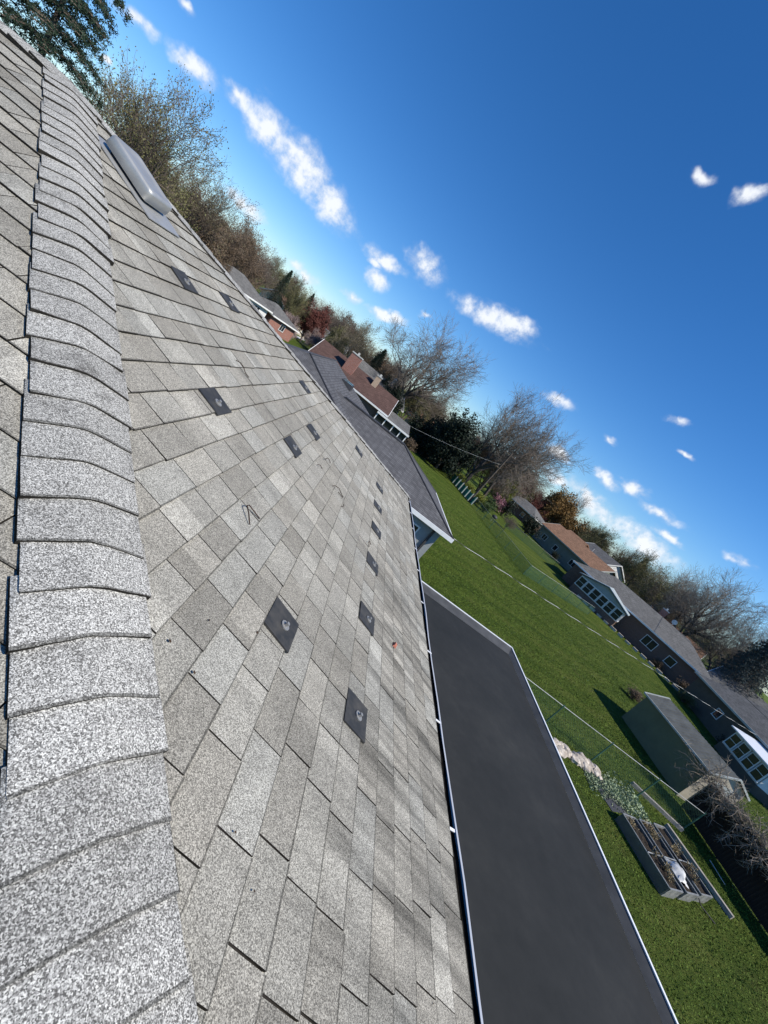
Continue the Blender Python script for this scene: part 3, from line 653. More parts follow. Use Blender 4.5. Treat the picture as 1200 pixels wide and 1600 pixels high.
# the row across the back gardens
def facing(p0, p1):
    """wall running from p0 to p1 whose outside is on the camera's side: returns rotation so local -y faces us"""
    return math.atan2(p1[1]-p0[1], p1[0]-p0[0])
def row_house(name, label, p0, p1, W, *a, **k):
    L = math.hypot(p1[0]-p0[0], p1[1]-p0[1]); rz = facing(p0, p1); c = ((p0[0]+p1[0])/2-math.sin(rz)*W/2, (p0[1]+p1[1])/2+math.cos(rz)*W/2, 0)
    return gen_house(name, label, c, rz, L, W, *a, **k)
def veranda(e):
    m = MB(); m.box(-.06, .06, -5.6, -5.48, 0, 2.4); m.build('veranda_post', 'white_paint', e)
row_house('house', 'low grey roofed house with dark brick wall and pale porch post', (43, 100), (49.5, 90), 8, 2.7, 1.9, 'roof_grey', 'brick_brown', 'hip', windows=(('S', -2, 1.5, 1.4, 1.0, 2), ('S', 3, 1.4, 1.0, 1.0, 1)), extra=veranda)
def rh2_extra(e):
    u = MB(); u.slab([(-6.6, -.9, 4.6), (-1.2, -.9, 4.6), (-1.2, 2.2, 6.1), (-6.6, 2.2, 6.1)], .14); u.slab([(-1.2, 5.6, 4.6), (-6.6, 5.6, 4.6), (-6.6, 2.201, 6.1), (-1.2, 2.201, 6.1)], .14); u.build('upper_roof', 'roof_tan', e)
    w = MB(); w.box(-6.2, -1.6, -.5, 5.2, 3.4, 4.5); w.add([(-1.61, -.5, 4.49), (-1.61, 5.2, 4.49), (-1.61, 2.2, 5.9)], [(0, 1, 2)]); w.build('upper_wall', 'siding_green', e)
    p = MB(); p.tube([(.6, 1.6, 4.6), (.6, 1.6, 6.3)], .14, 8); p.build('flue', 'galv', e)
row_house('house', 'split level house with tan brown roof and grey green walls', (45.5, 77), (51.5, 63.5), 9, 3.4, 2.2, 'roof_tan', 'siding_green', 'gable', windows=(('S', -5, 1.7, 1.2, 1.0, 2), ('S', -1.5, 1.6, .9, 1.0, 1), ('S', 3.5, 1.7, 1.4, 1.0, 2)), extra=rh2_extra, fascia='trim_grey')
gen_house('house', 'two storey white house with grey roof behind the tan roofed house', (66.5, 85, 0), R(103), 9, 8, 4.9, 2.3, 'roof_grey', 'siding_white', 'gable', windows=(('W', 0, 4.0, 1.0, 1.2, 2), ('W', 2, 1.6, 1.0, 1.2, 2), ('W', -2, 1.6, 1.0, 1.2, 2), ('S', 2, 4.0, 1.0, 1.2, 2), ('S', -2, 4.0, 1.0, 1.2, 2)))
def rh4_extra(e):
    # glazed sunroom standing forward under its own blue-grey gable
    b = -4.5
    s = MB(); s.box(-8.2, -1.2, b-3.4, b-.01, -.3, 1.0); s.build('sunroom_base', 'brick_brown', e)
    r = MB(); r.slab([(-8.6, b-3.8, 2.75), (-4.7, b-3.8, 3.9), (-4.7, b+1.5, 3.9), (-8.6, b+1.5, 2.75)], .12); r.slab([(-4.7, b-3.8, 3.899), (-.8, b-3.8, 2.75), (-.8, b+1.5, 2.75), (-4.7, b+1.5, 3.899)], .12); r.build('sunroom_roof', 'siding_blue', e)
    g = MB(); g.add([(-8.2, b-3.38, 2.62), (-1.2, b-3.38, 2.62), (-4.7, b-3.38, 3.72)], [(0, 1, 2)]); g.build('sunroom_gable', 'siding_blue', e)
    for i in range(6): window(e, (-7.6+i*1.16, b-3.4, 1.8), .92, 1.3, (1, 0, 0), (0, -1, 0), 1, 2)
    for i in range(2): window(e, (-1.2, b-2.6+i*1.3, 1.8), 1.0, 1.3, (0, 1, 0), (1, 0, 0), 1, 2)
    w = MB(); w.box(-8.15, -1.25, b-3.3, b-.02, 1.0, 2.66); w.build('sunroom_frame', 'white_paint', e)
    d = MB(); d.tube([(3.2, .5, 5.2), (3.2, .5, 5.5)], .03, 6); d.add([(3.2+.35*math.cos(a*PI/5), .42, 5.75+.35*math.sin(a*PI/5)) for a in range(10)], [tuple(range(10))]); d.build('dish', 'white_plastic', e)
row_house('house', 'long low house with glazed sunroom and grey roof across the gardens', (41, 53), (56, 38.5), 9, 3.15, 2.1, 'roof_pale', 'brick_brown', 'hip', windows=(('S', 3, 1.7, 1.6, 1.2, 2), ('S', 6, 1.7, 1.0, 1.0, 1)), extra=rh4_extra, chimney=[(1.5, 2.2, .9, .7, 6.2, 'brick_red')])
def rh5_extra(e):
    b = -4.5
    s = MB(); s.box(3.0, 8.2, b-2.6, b-.01, -.2, .8); s.build('porch_base', 'siding_slate', e)
    r = MB(); r.slab([(2.7, b-2.9, 2.5), (8.5, b-2.9, 2.5), (8.5, b, 3.0), (2.7, b, 3.0)], .1); r.build('porch_roof', 'white_metal', e)
    for i in range(4): window(e, (3.8+i*1.25, b-2.6, 1.6), .95, 1.2, (1, 0, 0), (0, -1, 0), 1, 2)
    w = MB(); w.box(3.05, 8.15, b-2.5, b-.02, .8, 2.42); w.build('porch_frame', 'white_paint', e)
row_house('house', 'dark slate walled house with one small window behind the garden shed', (51.5, 36.5), (46, 19), 9, 3.2, 2.3, 'roof_pale', 'siding_slate', 'hip', windows=(('S', -3.2, 1.8, .9, .9, 1),), extra=rh5_extra, fascia='trim_grey')
gen_house('house', 'house with red brick wall and pale roof beyond the slate walled one', (66, 40, 0), R(-60), 11, 8, 3.2, 2.3, 'roof_pale', 'brick_red', 'gable', windows=(('W', 0, 1.6, 1.2, 1.2, 2),))
gen_house('house', 'small brick house with white trim under bare trees', (71, 62, 0), R(-50), 10, 8, 2.9, 2.2, 'roof_brown', 'brick_red', 'gable', windows=(('W', 0, 1.6, 1.2, 1.2, 2),), chimney=[(-3, 0, .9, .7, 6.4, 'brick_red')])

# ------------------------------------------------------------------ garden shed
def shed():
    e = empty('garden_shed', (27.85, 14.4, 0), R(4), 'grey green metal garden shed with ribbed roof and long shaded wall', 'shed')
    w = MB(); w.box(-1.5, 1.5, -2.4, 2.4, 0, 2.1); w.build('wall', 'shed_metal', e)
    for s in (-1, 1):
        g = MB(); y = s*2.401; g.add([(-1.5, y, 0), (1.5, y, 0), (1.5, y, 2.1), (0, y, 2.62), (-1.5, y, 2.1)], [(0, 1, 2, 3, 4) if s < 0 else (4, 3, 2, 1, 0)])
        g.build('gable_end', 'siding_tan' if s < 0 else 'shed_metal', e)
    r = MB(); r.slab([(-1.62, -2.55, 2.06), (0, -2.55, 2.66), (0, 2.55, 2.66), (-1.62, 2.55, 2.06)], .05); r.slab([(0, -2.55, 2.659), (1.62, -2.55, 2.06), (1.62, 2.55, 2.06), (0, 2.55, 2.659)], .05)
    ro = r.build('roof', 'shed_roof', e)
    for i in range(22):
        for s in (-1, 1):
            b = MB(); y = -2.4+i*4.8/21; b.bar((s*1.61, y, 2.075), (s*.02, y, 2.665), .05, .03); b.build('roof_rib', 'shed_roof', ro)
    t = MB(); t.bar((-1.64, -2.57, 2.05), (-1.64, 2.57, 2.05), .06, .09); t.bar((1.64, -2.57, 2.05), (1.64, 2.57, 2.05), .06, .09)
    for s in (-1, 1):
        for q in (-1, 1): t.bar((q*1.64, s*2.57, 2.05), (0, s*2.57, 2.66), .05, .09)
    t.build('edge_trim', 'trim_grey', e)
    d = MB(); d.box(-.75, .75, -2.44, -2.403, 0, 1.9); do = d.build('door', 'trim_grey', e)
    h = MB(); h.bar((.1, -2.47, .95), (.1, -2.47, 1.15), .03, .03); h.build('handle', 'dark_trim', do)
shed()

# ------------------------------------------------------------------ fences
def chain_fence(label, pts, h, step, posts_mat='fence_green', wire=.004, wm='fence_green', cell=.06):
    e = empty('chain_link_fence', (pts[0][0], pts[0][1], 0), 0, label, 'fence'); ox, oy = pts[0]
    for (x0, y0), (x1, y1) in zip(pts, pts[1:]):
        L = math.hypot(x1-x0, y1-y0); d = ((x1-x0)/L, (y1-y0)/L); n = max(1, round(L/step))
        for i in range(n+1):
            if i == 0 and (x0, y0) != pts[0]: continue
            m = MB(); px_, py_ = x0-ox+d[0]*L*i/n, y0-oy+d[1]*L*i/n; m.tube([(px_, py_, -.1), (px_, py_, h+.05)], .03, 6); m.build('post', posts_mat, e)
        m = MB(); m.tube([(x0-ox, y0-oy, h), (x1-ox, y1-oy, h)], .015, 5); m.build('top_rail', 'galv', e)
        w = MB(); s = -h
        while s < L:
            for sg in (1, -1):
                a0, a1 = (max(s, 0), min(s+h, L)); 
                if a1 <= a0: continue
                z0, z1 = (a0-s, a1-s) if sg > 0 else (h-(a0-s), h-(a1-s))
                p, q = (x0-ox+d[0]*a0, y0-oy+d[1]*a0), (x0-ox+d[0]*a1, y0-oy+d[1]*a1); k = .002*sg
                w.add([(p[0]-d[1]*k, p[1]+d[0]*k, z0-wire), (q[0]-d[1]*k, q[1]+d[0]*k, z1-wire), (q[0]-d[1]*k, q[1]+d[0]*k, z1+wire), (p[0]-d[1]*k, p[1]+d[0]*k, z0+wire)], [(0, 1, 2, 3)])
            s += cell*1.414
        w.build('wire_mesh', wm, e, kind='stuff')
    return e
chain_fence('green chain link fence with pale top rail between the garden beds and lawn', [(10.6, 10.1), (24.3, 9.3)], 1.2, 2.75, wire=.0032, cell=.07)
chain_fence('long green chain link fence running down the lawn and bending to the right', [(22.9, 54.2), (25.4, 34.8), (38.6, 40.5)], 1.25, 3.0, wire=.0075, cell=.08)
chain_fence('far green chain link fence in front of the split level house', [(31.5, 59.5), (38.5, 57.5), (46.5, 56.0)], 1.2, 3.0, wire=.010, cell=.08)
def teal_fence():
    e = empty('slatted_fence', (20.4, 62.4, 0), 0, 'teal green panel fence at the foot of the shrubs by the pole', 'fence'); p0, p1 = Vector((0, 0, 0)), Vector((2.6, -8.6, 0))
    for i in range(7):
        a = p0.lerp(p1, i/7); b = p0.lerp(p1, (i+.72)/7); m = MB(); m.bar(a+Vector((0, 0, .6)), b+Vector((0, 0, .6)), .05, 1.15); m.build('panel', 'teal_panel', e)
        c = p0.lerp(p1, (i+.86)/7); m = MB(); m.box(c.x-.07, c.x+.07, c.y-.07, c.y+.07, 0, 1.35); m.build('post', 'trim_grey', e)
teal_fence()
def board_fence():
    e = empty('board_fence', (26.1, 0, 0), 0, 'dark board fence in deep shade beside the raised beds', 'fence'); n = 74; rr = random.Random(5)
    bd = MB(); bd.box(-.012, .012, -.073, .073, .05, 1.9); first = bd.build('board', 'dark_wood', e); me = first.data
    for i in range(n):
        o = first if i == 0 else bpy.data.objects.new('board', me)
        if i: children_link(o, e)
        o.location = (rr.uniform(-.006, .006), 11.1-i*.15, 0); o.scale.z = rr.uniform(.97, 1.02)
    for i in range(6): m = MB(); m.box(.02, .12, 11.1-i*2.2-.05, 11.1-i*2.2+.05, 0, 1.95); m.build('post', 'dark_wood', e)
    for z in (.4, 1.55): m = MB(); m.box(.013, .06, 0.1, 11.15, z-.045, z+.045); m.build('rail', 'dark_wood', e)
board_fence()

# ------------------------------------------------------------------ raised beds, rocks, borders
def raised_bed(x, y, rz, label, extra=None):
    e = empty('raised_bed', (x, y, 0), rz, label, 'raised bed'); w, l, h = .42, 1.05, .36
    for s in (-1, 1): m = MB(); m.box(s*w-.02, s*w+.02, -l, l, 0, h); m.build('side_panel', 'bed_metal', e)
    for s in (-1, 1):
        for i in range(4): m = MB(); m.box(-w+.021, w-.021, s*l-.02-.006*(i % 2), s*l+.02+.006*(i % 2), i*.1, i*.1+.094); m.build('end_slat', 'bed_end', e)
    m = MB()
    for a, b in (((-w, -l), (w, -l)), ((w, -l), (w, l)), ((w, l), (-w, l)), ((-w, l), (-w, -l))): m.bar((*a, h+.02), (*b, h+.02), .032, .025)
    m.bar((-w, -.1, h+.04), (w, -.1, h+.04), .028, .02); m.build('rim', 'galv', e)
    s = MB(); rr = random.Random(int(x*10)); nx, ny = 8, 16
    for i in range(nx):
        for j in range(ny): s.v.append((-w+.025+(2*w-.05)*i/(nx-1), -l+.03+(2*l-.06)*j/(ny-1), h-.07+rr.uniform(-.03, .03)))
    for i in range(nx-1):
        for j in range(ny-1): s.f.append((i*ny+j, (i+1)*ny+j, (i+1)*ny+j+1, i*ny+j+1)); s.m.append(0)
    s.build('soil', 'soil', e)
    if extra: extra(e)
def blanket(x, y, z):
    m = MB(); rr = random.Random(2); n = 9
    for i in range(n):
        for j in range(n):
            a, b = i/(n-1)-.5, j/(n-1)-.5; r_ = math.hypot(a, b)
            m.v.append((x+a*.6+rr.uniform(-.03, .03), y+b*.7+rr.uniform(-.03, .03), z+max(0, .3-r_*.5)+rr.uniform(-.05, .05)*(r_ < .55)))
    for i in range(n-1):
        for j in range(n-1): m.f.append((i*n+j, (i+1)*n+j, (i+1)*n+j+1, i*n+j+1)); m.m.append(0)
    tag(m.build('plastic_sheet', 'white_plastic', smooth=True), 'crumpled white plastic sheet lying in the middle raised bed', 'sheet')
raised_bed(19.0, 6.1, R(14), 'dark metal raised bed with pale slatted end nearest the porch')
raised_bed(20.1, 6.4, R(14), 'dark metal raised bed holding a crumpled white sheet')
raised_bed(21.2, 6.75, R(14), 'dark metal raised bed on the side towards the board fence')
blanket(20.2, 5.95, .31)
m = MB(); m.box(-.62, .62, -.9, .9, 0, .015); o = m.build('paving_slab', 'dark_trim'); o.location = (18.7, 8.4, .006); o.rotation_euler.z = R(20); tag(o, 'dark mat laid on the grass at the end of the raised beds', 'mat')
rr = random.Random(11)
for i in range(26):
    t = i/25; bm = bmesh.new(); bmesh.ops.create_icosphere(bm, subdivisions=2, radius=1)
    s = rr.uniform(.10, .24)
    for v_ in bm.verts: v_.co *= 1+rr.uniform(-.2, .2); 
    for v_ in bm.verts: v_.co = Vector((v_.co.x*s*rr.uniform(.97, 1.03)*1.2, v_.co.y*s, v_.co.z*s*.62))
    me = bpy.data.meshes.new('rock'); bm.to_mesh(me); bm.free(); me.materials.append(MATS['rock']); o = bpy.data.objects.new('rock', me); col.objects.link(o)
    o.location = (15.9+t*2.9+rr.uniform(-.15, .15), 8.75+t*.35+rr.uniform(-.3, .3), s*.3); o.rotation_euler.z = rr.uniform(0, 6)
    tag(o, 'pale tan field stone in the rock pile beside the chain link fence', 'rock', 'stones of the rock pile')
def timber(a, b, label):
    m = MB(); d = Vector(b)-Vector(a); m.bar((0, 0, .08), (d.x, d.y, .08), .14, .16); o = m.build('timber_edging', 'weathered_wood'); o.location = (a[0], a[1], 0); tag(o, label, 'timber')
def dry_plant(x, y, z, h, label, grp):
    c = MB(); rg = np.random.default_rng(int(x*100)); segs = []; pts = []
    for k in range(14):
        a = rg.uniform(0, 6.28); t_ = np.array([math.cos(a)*rg.uniform(.05, .22), math.sin(a)*rg.uniform(.05, .22), h*rg.uniform(.5, 1)]); m_ = t_*.5+rg.normal(0, .03, 3); segs += [(np.zeros(3), m_, .006, .005), (m_, t_, .005, .002)]; pts += [t_, m_]
    seg_mesh(segs, 3, c, 0); leaf_quads(c, pts, rg, 4, .03, .015, 0); o = c.build('dry_plant', 'straw'); o.location = (x, y, z); tag(o, label, 'plant', grp)
def hose(pts, label):
    m = MB(); m.tube(pts, .022, 6); tag(m.build('garden_hose', 'cable_black'), label, 'hose')
hose([(19.35, 7.3, .1), (19.38, 6.9, .36), (19.45, 6.3, .4), (19.6, 5.7, .38), (19.75, 5.3, .36)], 'black hose lying between the first two raised beds')
hose([(20.5, 7.7, .05), (20.5, 7.2, .36), (20.7, 6.5, .4), (21.0, 5.9, .38), (21.25, 5.5, .1), (21.7, 5.2, .04)], 'black hose hanging over the far raised bed onto the lawn')
timber((21.6, 10.0), (24.0, 9.1), 'weathered timber edging at the corner of the chain link fence')
timber((22.6, 8.7), (23.4, 5.9), 'thin weathered timber lying on the lawn beside the raised beds')
m = MB(); m.tube([(24.9, 8.3, .1), (24.8, 7.4, .1)], .014, 6); tag(m.build('white_pipe', 'white_plastic'), 'thin white pipe lying in the shade of the board fence', 'pipe')

# ------------------------------------------------------------------ utility pole and cables
e = empty('utility_pole', (22.6, 54.6, 0), 0, 'tall thin dark utility pole standing by the teal fence', 'pole')
m = MB(); m.tube([(0, 0, -.3), (0, 0, 4.5), (0, 0, 9.2)], [.15, .13, .11], 10); m.build('shaft', 'pole_wood', e)
m = MB(); m.bar((-.9, 0, 8.8), (.9, 0, 8.8), .1, .12); m.build('crossarm', 'pole_wood', e)
for x in (-.75, 0, .75): m = MB(); m.tube([(x, 0, 8.86), (x, 0, 9.05)], [.05, .03], 6); m.build('insulator', 'trim_grey', e)
def sag(a, b, s, n): return [tuple(Vector(a).lerp(Vector(b), i/n)-Vector((0, 0, s*4*(i/n)*(1-i/n)))) for i in range(n+1)]
def cable(a, b, s, r, m_, label, twist=None):
    if not twist:
        m = MB(); m.tube(sag(a, b, s, 24), r, 5); tag(m.build('cable', m_), label, 'cable'); return
    e = empty('cable', a, 0, label, 'cable'); A = Vector(a); L = (Vector(b)-A).length; n = int(L/twist*10); pts = [Vector(p)-A for p in sag(a, b, s, n)]
    d = (Vector(b)-A).normalized(); s1 = d.cross(Vector((0, 0, 1))).normalized(); s2 = s1.cross(d)
    for k, mm, ra, of in ((0, 'cable_pale', r*.62, r*1.15), (0, 'cable_black', r, 0)):
        m = MB(); m.tube([p+(s1*math.cos(i*2*PI/10+k)+s2*math.sin(i*2*PI/10+k))*of for i, p in enumerate(pts)], ra, 5); m.build('strand', mm, e)
cable((7.35, 15.2, 2.5), (47.6, 25.6, 3.25), .12, .014, None, 'pale and black twisted cable slung low across the lawn', 2.2)
cable((8.3, 55.5, 2.9), (22.6, 54.6, 7.0), .3, .009, 'cable_pale', 'thin pale cable from the screened porch to the utility pole')
cable((60, 70, 6.9), (44.8, 20.5, 4.9), .5, .02, 'cable_black', 'thin black power line over the grey roofs across the gardens')
cable((22.6, 54.6, 8.9), (70, 118, 8.5), .8, .02, 'cable_black', 'black power line from the utility pole towards the far trees')

# ------------------------------------------------------------------ trees
def seg_mesh(segs, n, mb, m):
    """segs: list of (p0, p1, r0, r1) -> open tubes, vectorised"""
    if not segs: return
    p0 = np.array([s[0] for s in segs]); p1 = np.array([s[1] for s in segs]); r0 = np.array([s[2] for s in segs])[:, None]; r1 = np.array([s[3] for s in segs])[:, None]
    d = p1-p0; d /= np.linalg.norm(d, axis=1)[:, None]+1e-9
    a = np.where(np.abs(d[:, 2:3]) > .9, np.array([[1., 0, 0]]), np.array([[0, 0, 1.]])); x = np.cross(d, a); x /= np.linalg.norm(x, axis=1)[:, None]; y = np.cross(d, x)
    rows = []
    for p, r in ((p0, r0), (p1, r1)):
        for k in range(n):
            t = 2*math.pi*k/n; rows.append(p+(x*math.cos(t)+y*math.sin(t))*r)
    V = np.stack(rows, 1).reshape(-1, 3); b = len(mb.v); mb.v += [tuple(q) for q in V]
    for i in range(len(segs)):
        o = b+i*2*n
        for k in range(n): mb.f.append((o+k, o+(k+1) % n, o+n+(k+1) % n, o+n+k)); mb.m.append(m)
def rotv(v, ax, a):
    return v*math.cos(a)+np.cross(ax, v)*math.sin(a)+ax*(ax@v)*(1-math.cos(a))
def norm(v): return v/(np.linalg.norm(v)+1e-9)
def skeleton(seed, levels=5, spread=.55, upw=.25, kids=(5, 4, 4, 4, 3), trunk_h=.22, gnarl=.16):
    """unit-height broadleaf skeleton: returns thick segs, thin segs, twig ends"""
    rg = np.random.default_rng(seed); thick, thin, ends = [], [], []
    def grow(p, d, L, r, lev):
        n = 4 if lev < 3 else 3; pts = [p]; q = p; dd = d; rr_ = [r]
        for i in range(n):
            dd = norm(dd+rg.normal(0, gnarl, 3)+np.array([0, 0, upw*(.35 if lev < 3 else .5)])); q = q+dd*L/n; pts.append(q); rr_.append(r*(1-.55*(i+1)/n))
        for i in range(n): (thick if lev < 2 else thin).append((pts[i], pts[i+1], rr_[i], rr_[i+1]))
        if lev >= levels-1: ends.append((q, dd)); ends.append(((pts[1]+pts[2])/2, dd)); return
        k = kids[lev]
        for j in range(k):
            t = (j+.6+rg.uniform(-.25, .25))/k; t = min(1, .25+.8*t); x = t*n; i = min(n-1, int(x)); pos = pts[i]+(pts[i+1]-pts[i])*(x-i)
            ax = norm(np.cross(dd, rg.normal(0, 1, 3))); ang = spread*rg.uniform(.6, 1.35)
            if j == k-1: ang *= .35
            grow(pos, norm(rotv(dd, ax, ang)), L*rg.uniform(.55, .8), max(.0009, r*(1-.5*t)*.62), lev+1)
    tr = .022; base = np.zeros(3); top = np.array([rg.normal(0, .01), rg.normal(0, .01), trunk_h])
    thick.append((np.array([0, 0, -.02]), top*.1, tr*1.35, tr*1.05)); thick.append((top*.1, top*.55, tr*1.05, tr*.95)); thick.append((top*.55, top, tr*.95, tr*.85))
    nl = kids[0]+1
    for j in range(nl):
        a = 2*math.pi*j/nl+rg.uniform(-.35, .35); tilt = rg.uniform(.45, 1.0)*spread*1.5 if j else .1
        grow(top*rg.uniform(.8, 1), np.array([math.cos(a)*math.sin(tilt), math.sin(a)*math.sin(tilt), math.cos(tilt)]), .34*rg.uniform(.85, 1.1), tr*.62, 0)
    return thick, thin, ends
def leaf_quads(mb, pts, rg, per, size, spreadr, m, flat=0.):
    n = len(pts)*per; base = np.repeat(np.array(pts), per, 0)+rg.normal(0, spreadr, (n, 3))
    a = rg.normal(0, 1, (n, 3)); a /= np.linalg.norm(a, axis=1)[:, None]; b = np.cross(a, rg.normal(0, 1, (n, 3))); b /= np.linalg.norm(b, axis=1)[:, None]
    s = size*rg.uniform(.5, 1.3, (n, 1)); V = np.stack([base-a*s, base+b*s*.6, base+a*s, base-b*s*.6], 1).reshape(-1, 3); o = len(mb.v)
    mb.v += [tuple(q) for q in V]; mb.f += [(o+4*i, o+4*i+1, o+4*i+2, o+4*i+3) for i in range(n)]; mb.m += [m]*n
def normalise(thick, thin, ends):
    P_ = np.array([s[1] for s in thin]); h = P_[:, 2].max(); w = np.percentile(np.hypot(P_[:, 0], P_[:, 1]), 97)
    S_ = np.array([.5/w, .5/w, 1/h]); f = lambda segs: [(a*S_, b*S_, r/h, q/h) for a, b, r, q in segs]
    return f(thick), f(thin), [(e*S_, d) for e, d in ends]
PROTO = {}
def proto_broad(key, seed, leaves, size, spreadr, twig_r=1., **kw):
    """unit tree (height 1, crown diameter 1) as two meshes"""
    rg = np.random.default_rng(seed+100); th, tn_, en = normalise(*skeleton(seed, **kw))
    t = MB(); seg_mesh(th, 6, t, 0); c = MB(); seg_mesh([(a, b, r*twig_r, q*twig_r) for a, b, r, q in tn_], 3, c, 0)
    if leaves: leaf_quads(c, [e for e, d in en], rg, leaves, size, spreadr, 1)
    PROTO[key] = (t, c)
def mesh_of(mb, name, nm):
    me = bpy.data.meshes.new(name); me.from_pydata(mb.v, [], mb.f); me.polygons.foreach_set('material_index', mb.m)
    for k in range(nm): me.materials.append(MATS['twig'])
    me.update(); return me
proto_broad('bare_a', 3, 0, 0, 0, 1.0, levels=6, spread=.72, kids=(5, 4, 4, 4, 4), upw=.05, gnarl=.2); proto_broad('bare_b', 8, 0, 0, 0, 1.0, levels=6, spread=.66, kids=(4, 4, 5, 4, 4), trunk_h=.16, upw=.07, gnarl=.2)
proto_broad('bud_a', 5, 3, .0055, .012, 1.0, levels=6, spread=.62, kids=(4, 4, 4, 4, 3), upw=.1); proto_broad('bud_b', 12, 5, .007, .016, 1.0, levels=6, spread=.6, kids=(4, 4, 4, 3, 3), trunk_h=.12, upw=.08)
proto_broad('full_a', 21, 9, .013, .026, 1.0, spread=.7, kids=(5, 4, 4, 4, 3), trunk_h=.14, upw=.12); proto_broad('full_b', 33, 14, .016, .03, 1.0, spread=.8, kids=(5, 4, 4, 3, 3), trunk_h=.08, upw=.05)
def proto_conifer(key, seed, layers=26, droop=.28, per=9, dens=26, nl=.019):
    rg = np.random.default_rng(seed); t = MB(); segs = [(np.array([0, 0, -.02]), np.array([0, 0, .5]), .022, .013), (np.array([0, 0, .5]), np.array([0, 0, .99]), .013, .002)]; c = MB(); tw = []; pts = []
    for i in range(layers):
        z = .06+.92*(i/layers)**.95; rad = .5*(1-(i/layers)**1.15)+.02
        for j in range(per):
            a = 2*math.pi*(j+rg.uniform(-.3, .3))/per+i*1.3; L = rad*rg.uniform(.6, 1.1); d = np.array([math.cos(a), math.sin(a), 0]); p = np.array([0, 0, z]); n = 5; prev = p
            for k in range(1, n+1):
                f = k/n; q = p+d*L*f+np.array([0, 0, -droop*L*f*f+.06*L*f]); tw.append((prev, q, .0035*(1-.8*(k-1)/n), .0035*(1-.8*k/n))); prev = q
                side = np.array([-d[1], d[0], 0])
                for s in (-1, 1):
                    l2 = L*.32*(1-f*.6); e2 = q+side*s*l2+d*l2*.6-np.array([0, 0, droop*l2*.5]); tw.append((q, e2, .0018, .0008))
                    for w in (.35, .7, 1.): pts.append(q+(e2-q)*w)
                pts.append(q)
    seg_mesh(segs, 8, t, 0); seg_mesh(tw, 3, c, 0)
    per_l = max(3, dens//6); n = len(pts)*per_l; base = np.repeat(np.array(pts), per_l, 0)+rg.normal(0, .006, (n, 3)); a = rg.normal(0, 1, (n, 3)); a[:, 2] *= .5; a /= np.linalg.norm(a, axis=1)[:, None]; b = np.cross(a, rg.normal(0, 1, (n, 3))); b /= np.linalg.norm(b, axis=1)[:, None]
    s = nl*rg.uniform(.5, 1.3, (n, 1)); V = np.stack([base-a*s*.3-b*s*.16, base-a*s*.3+b*s*.16, base+a*s], 1).reshape(-1, 3); o = len(c.v); c.v += [tuple(q) for q in V]; c.f += [(o+3*i, o+3*i+1, o+3*i+2) for i in range(n)]; c.m += [1]*n
    PROTO[key] = (t, c)
proto_conifer('conifer', 2); proto_conifer('conifer_near', 6, layers=24, droop=.16, per=8, dens=90, nl=.010)
def proto_bush(key, seed, n=2600, size=.03):
    rg = np.random.default_rng(seed); t = MB(); c = MB(); segs = []; pts = []
    for i in range(26):
        a = rg.uniform(0, 6.28); r = rg.uniform(.05, .42); tip = np.array([math.cos(a)*r, math.sin(a)*r, rg.uniform(.45, .95)*(1-.45*r)]); segs.append((np.zeros(3), tip*.5+np.array([0, 0, .04]), .014, .008)); segs.append((tip*.5+np.array([0, 0, .04]), tip, .008, .002)); pts += [tip, tip*.8, tip*.62+np.array([0, 0, .05])]
        for _ in range(5):
            b = tip*rg.uniform(.5, .9); e2 = b+rg.normal(0, .12, 3); e2[2] = max(.06, e2[2]); segs.append((b, e2, .004, .0012)); pts.append(e2)
    seg_mesh(segs[:40], 5, t, 0); seg_mesh(segs[40:], 3, c, 0); leaf_quads(c, pts, rg, n//len(pts)+1, size, .05, 1); PROTO[key] = (t, c)
proto_bush('bush', 4); proto_bush('bush_b', 9, 3600, .024)
proto_broad('bud_c', 17, 2, .005, .012, 1.15, levels=6, spread=.6, kids=(4, 4, 4, 4, 3), upw=.1)
PM = {k: (mesh_of(a, k+'_trunk', 1), mesh_of(b, k+'_crown', 2)) for k, (a, b) in PROTO.items()}
def tree(name, key, x, y, h, w, label, leaf, cat='tree', twig='twig', bark='bark', rz=None, group=None, z=0, seed=[0]):
    seed[0] += 1; rz = (seed[0]*2.399) % 6.28 if rz is None else rz
    e = empty(name, (x, y, z), rz, label, cat, group)
    for part, me, ms in (('trunk', PM[key][0], (bark,)), ('crown', PM[key][1], (twig, leaf))):
        o = bpy.data.objects.new(part, me); children_link(o, e); o.scale = (w, w, h)
        for i, mm in enumerate(ms): o.material_slots[i].link = 'OBJECT'; o.material_slots[i].material = MATS[mm]
    return e
# left, behind the far hip and ridge
tree('conifer', 'conifer_near', -12.9, 14.3, 14.5, 7.4, 'dark green conifer with drooping boughs rising behind the ridge', 'needles')
tree('conifer', 'conifer_near', -19.5, 13.5, 17.5, 8.0, 'second dark conifer crowding behind the drooping one', 'needles')
tree('bare_tree', 'bud_c', -20.0, 31.0, 13.4, 11.0, 'tall budding tree with open fan of branches behind the roof vent', 'olive_leaf', twig='twig')
tree('bare_tree', 'bud_b', -23.5, 35.5, 9.6, 8.5, 'olive brown budding tree below the open fan of branches', 'olive_leaf')
tree('bare_tree', 'full_a', -22.4, 38.6, 8.6, 7.5, 'bushy olive tree tangled under the tall budding tree', 'olive_leaf')
tree('bare_tree', 'bud_c', -22.8, 44.0, 12.0, 10.0, 'budding tree with side branch reaching into the sky beside olive brush', 'bud_leaf')
tree('bare_tree', 'full_a', -23.5, 48.5, 8.8, 7.5, 'brown leafed tree beyond the roof in the hedge line', 'brown_leaf')
tree('bare_tree', 'bud_b', -22.0, 53.5, 8.6, 7.0, 'russet budding tree just left of the grey roofed house', 'brown_leaf')
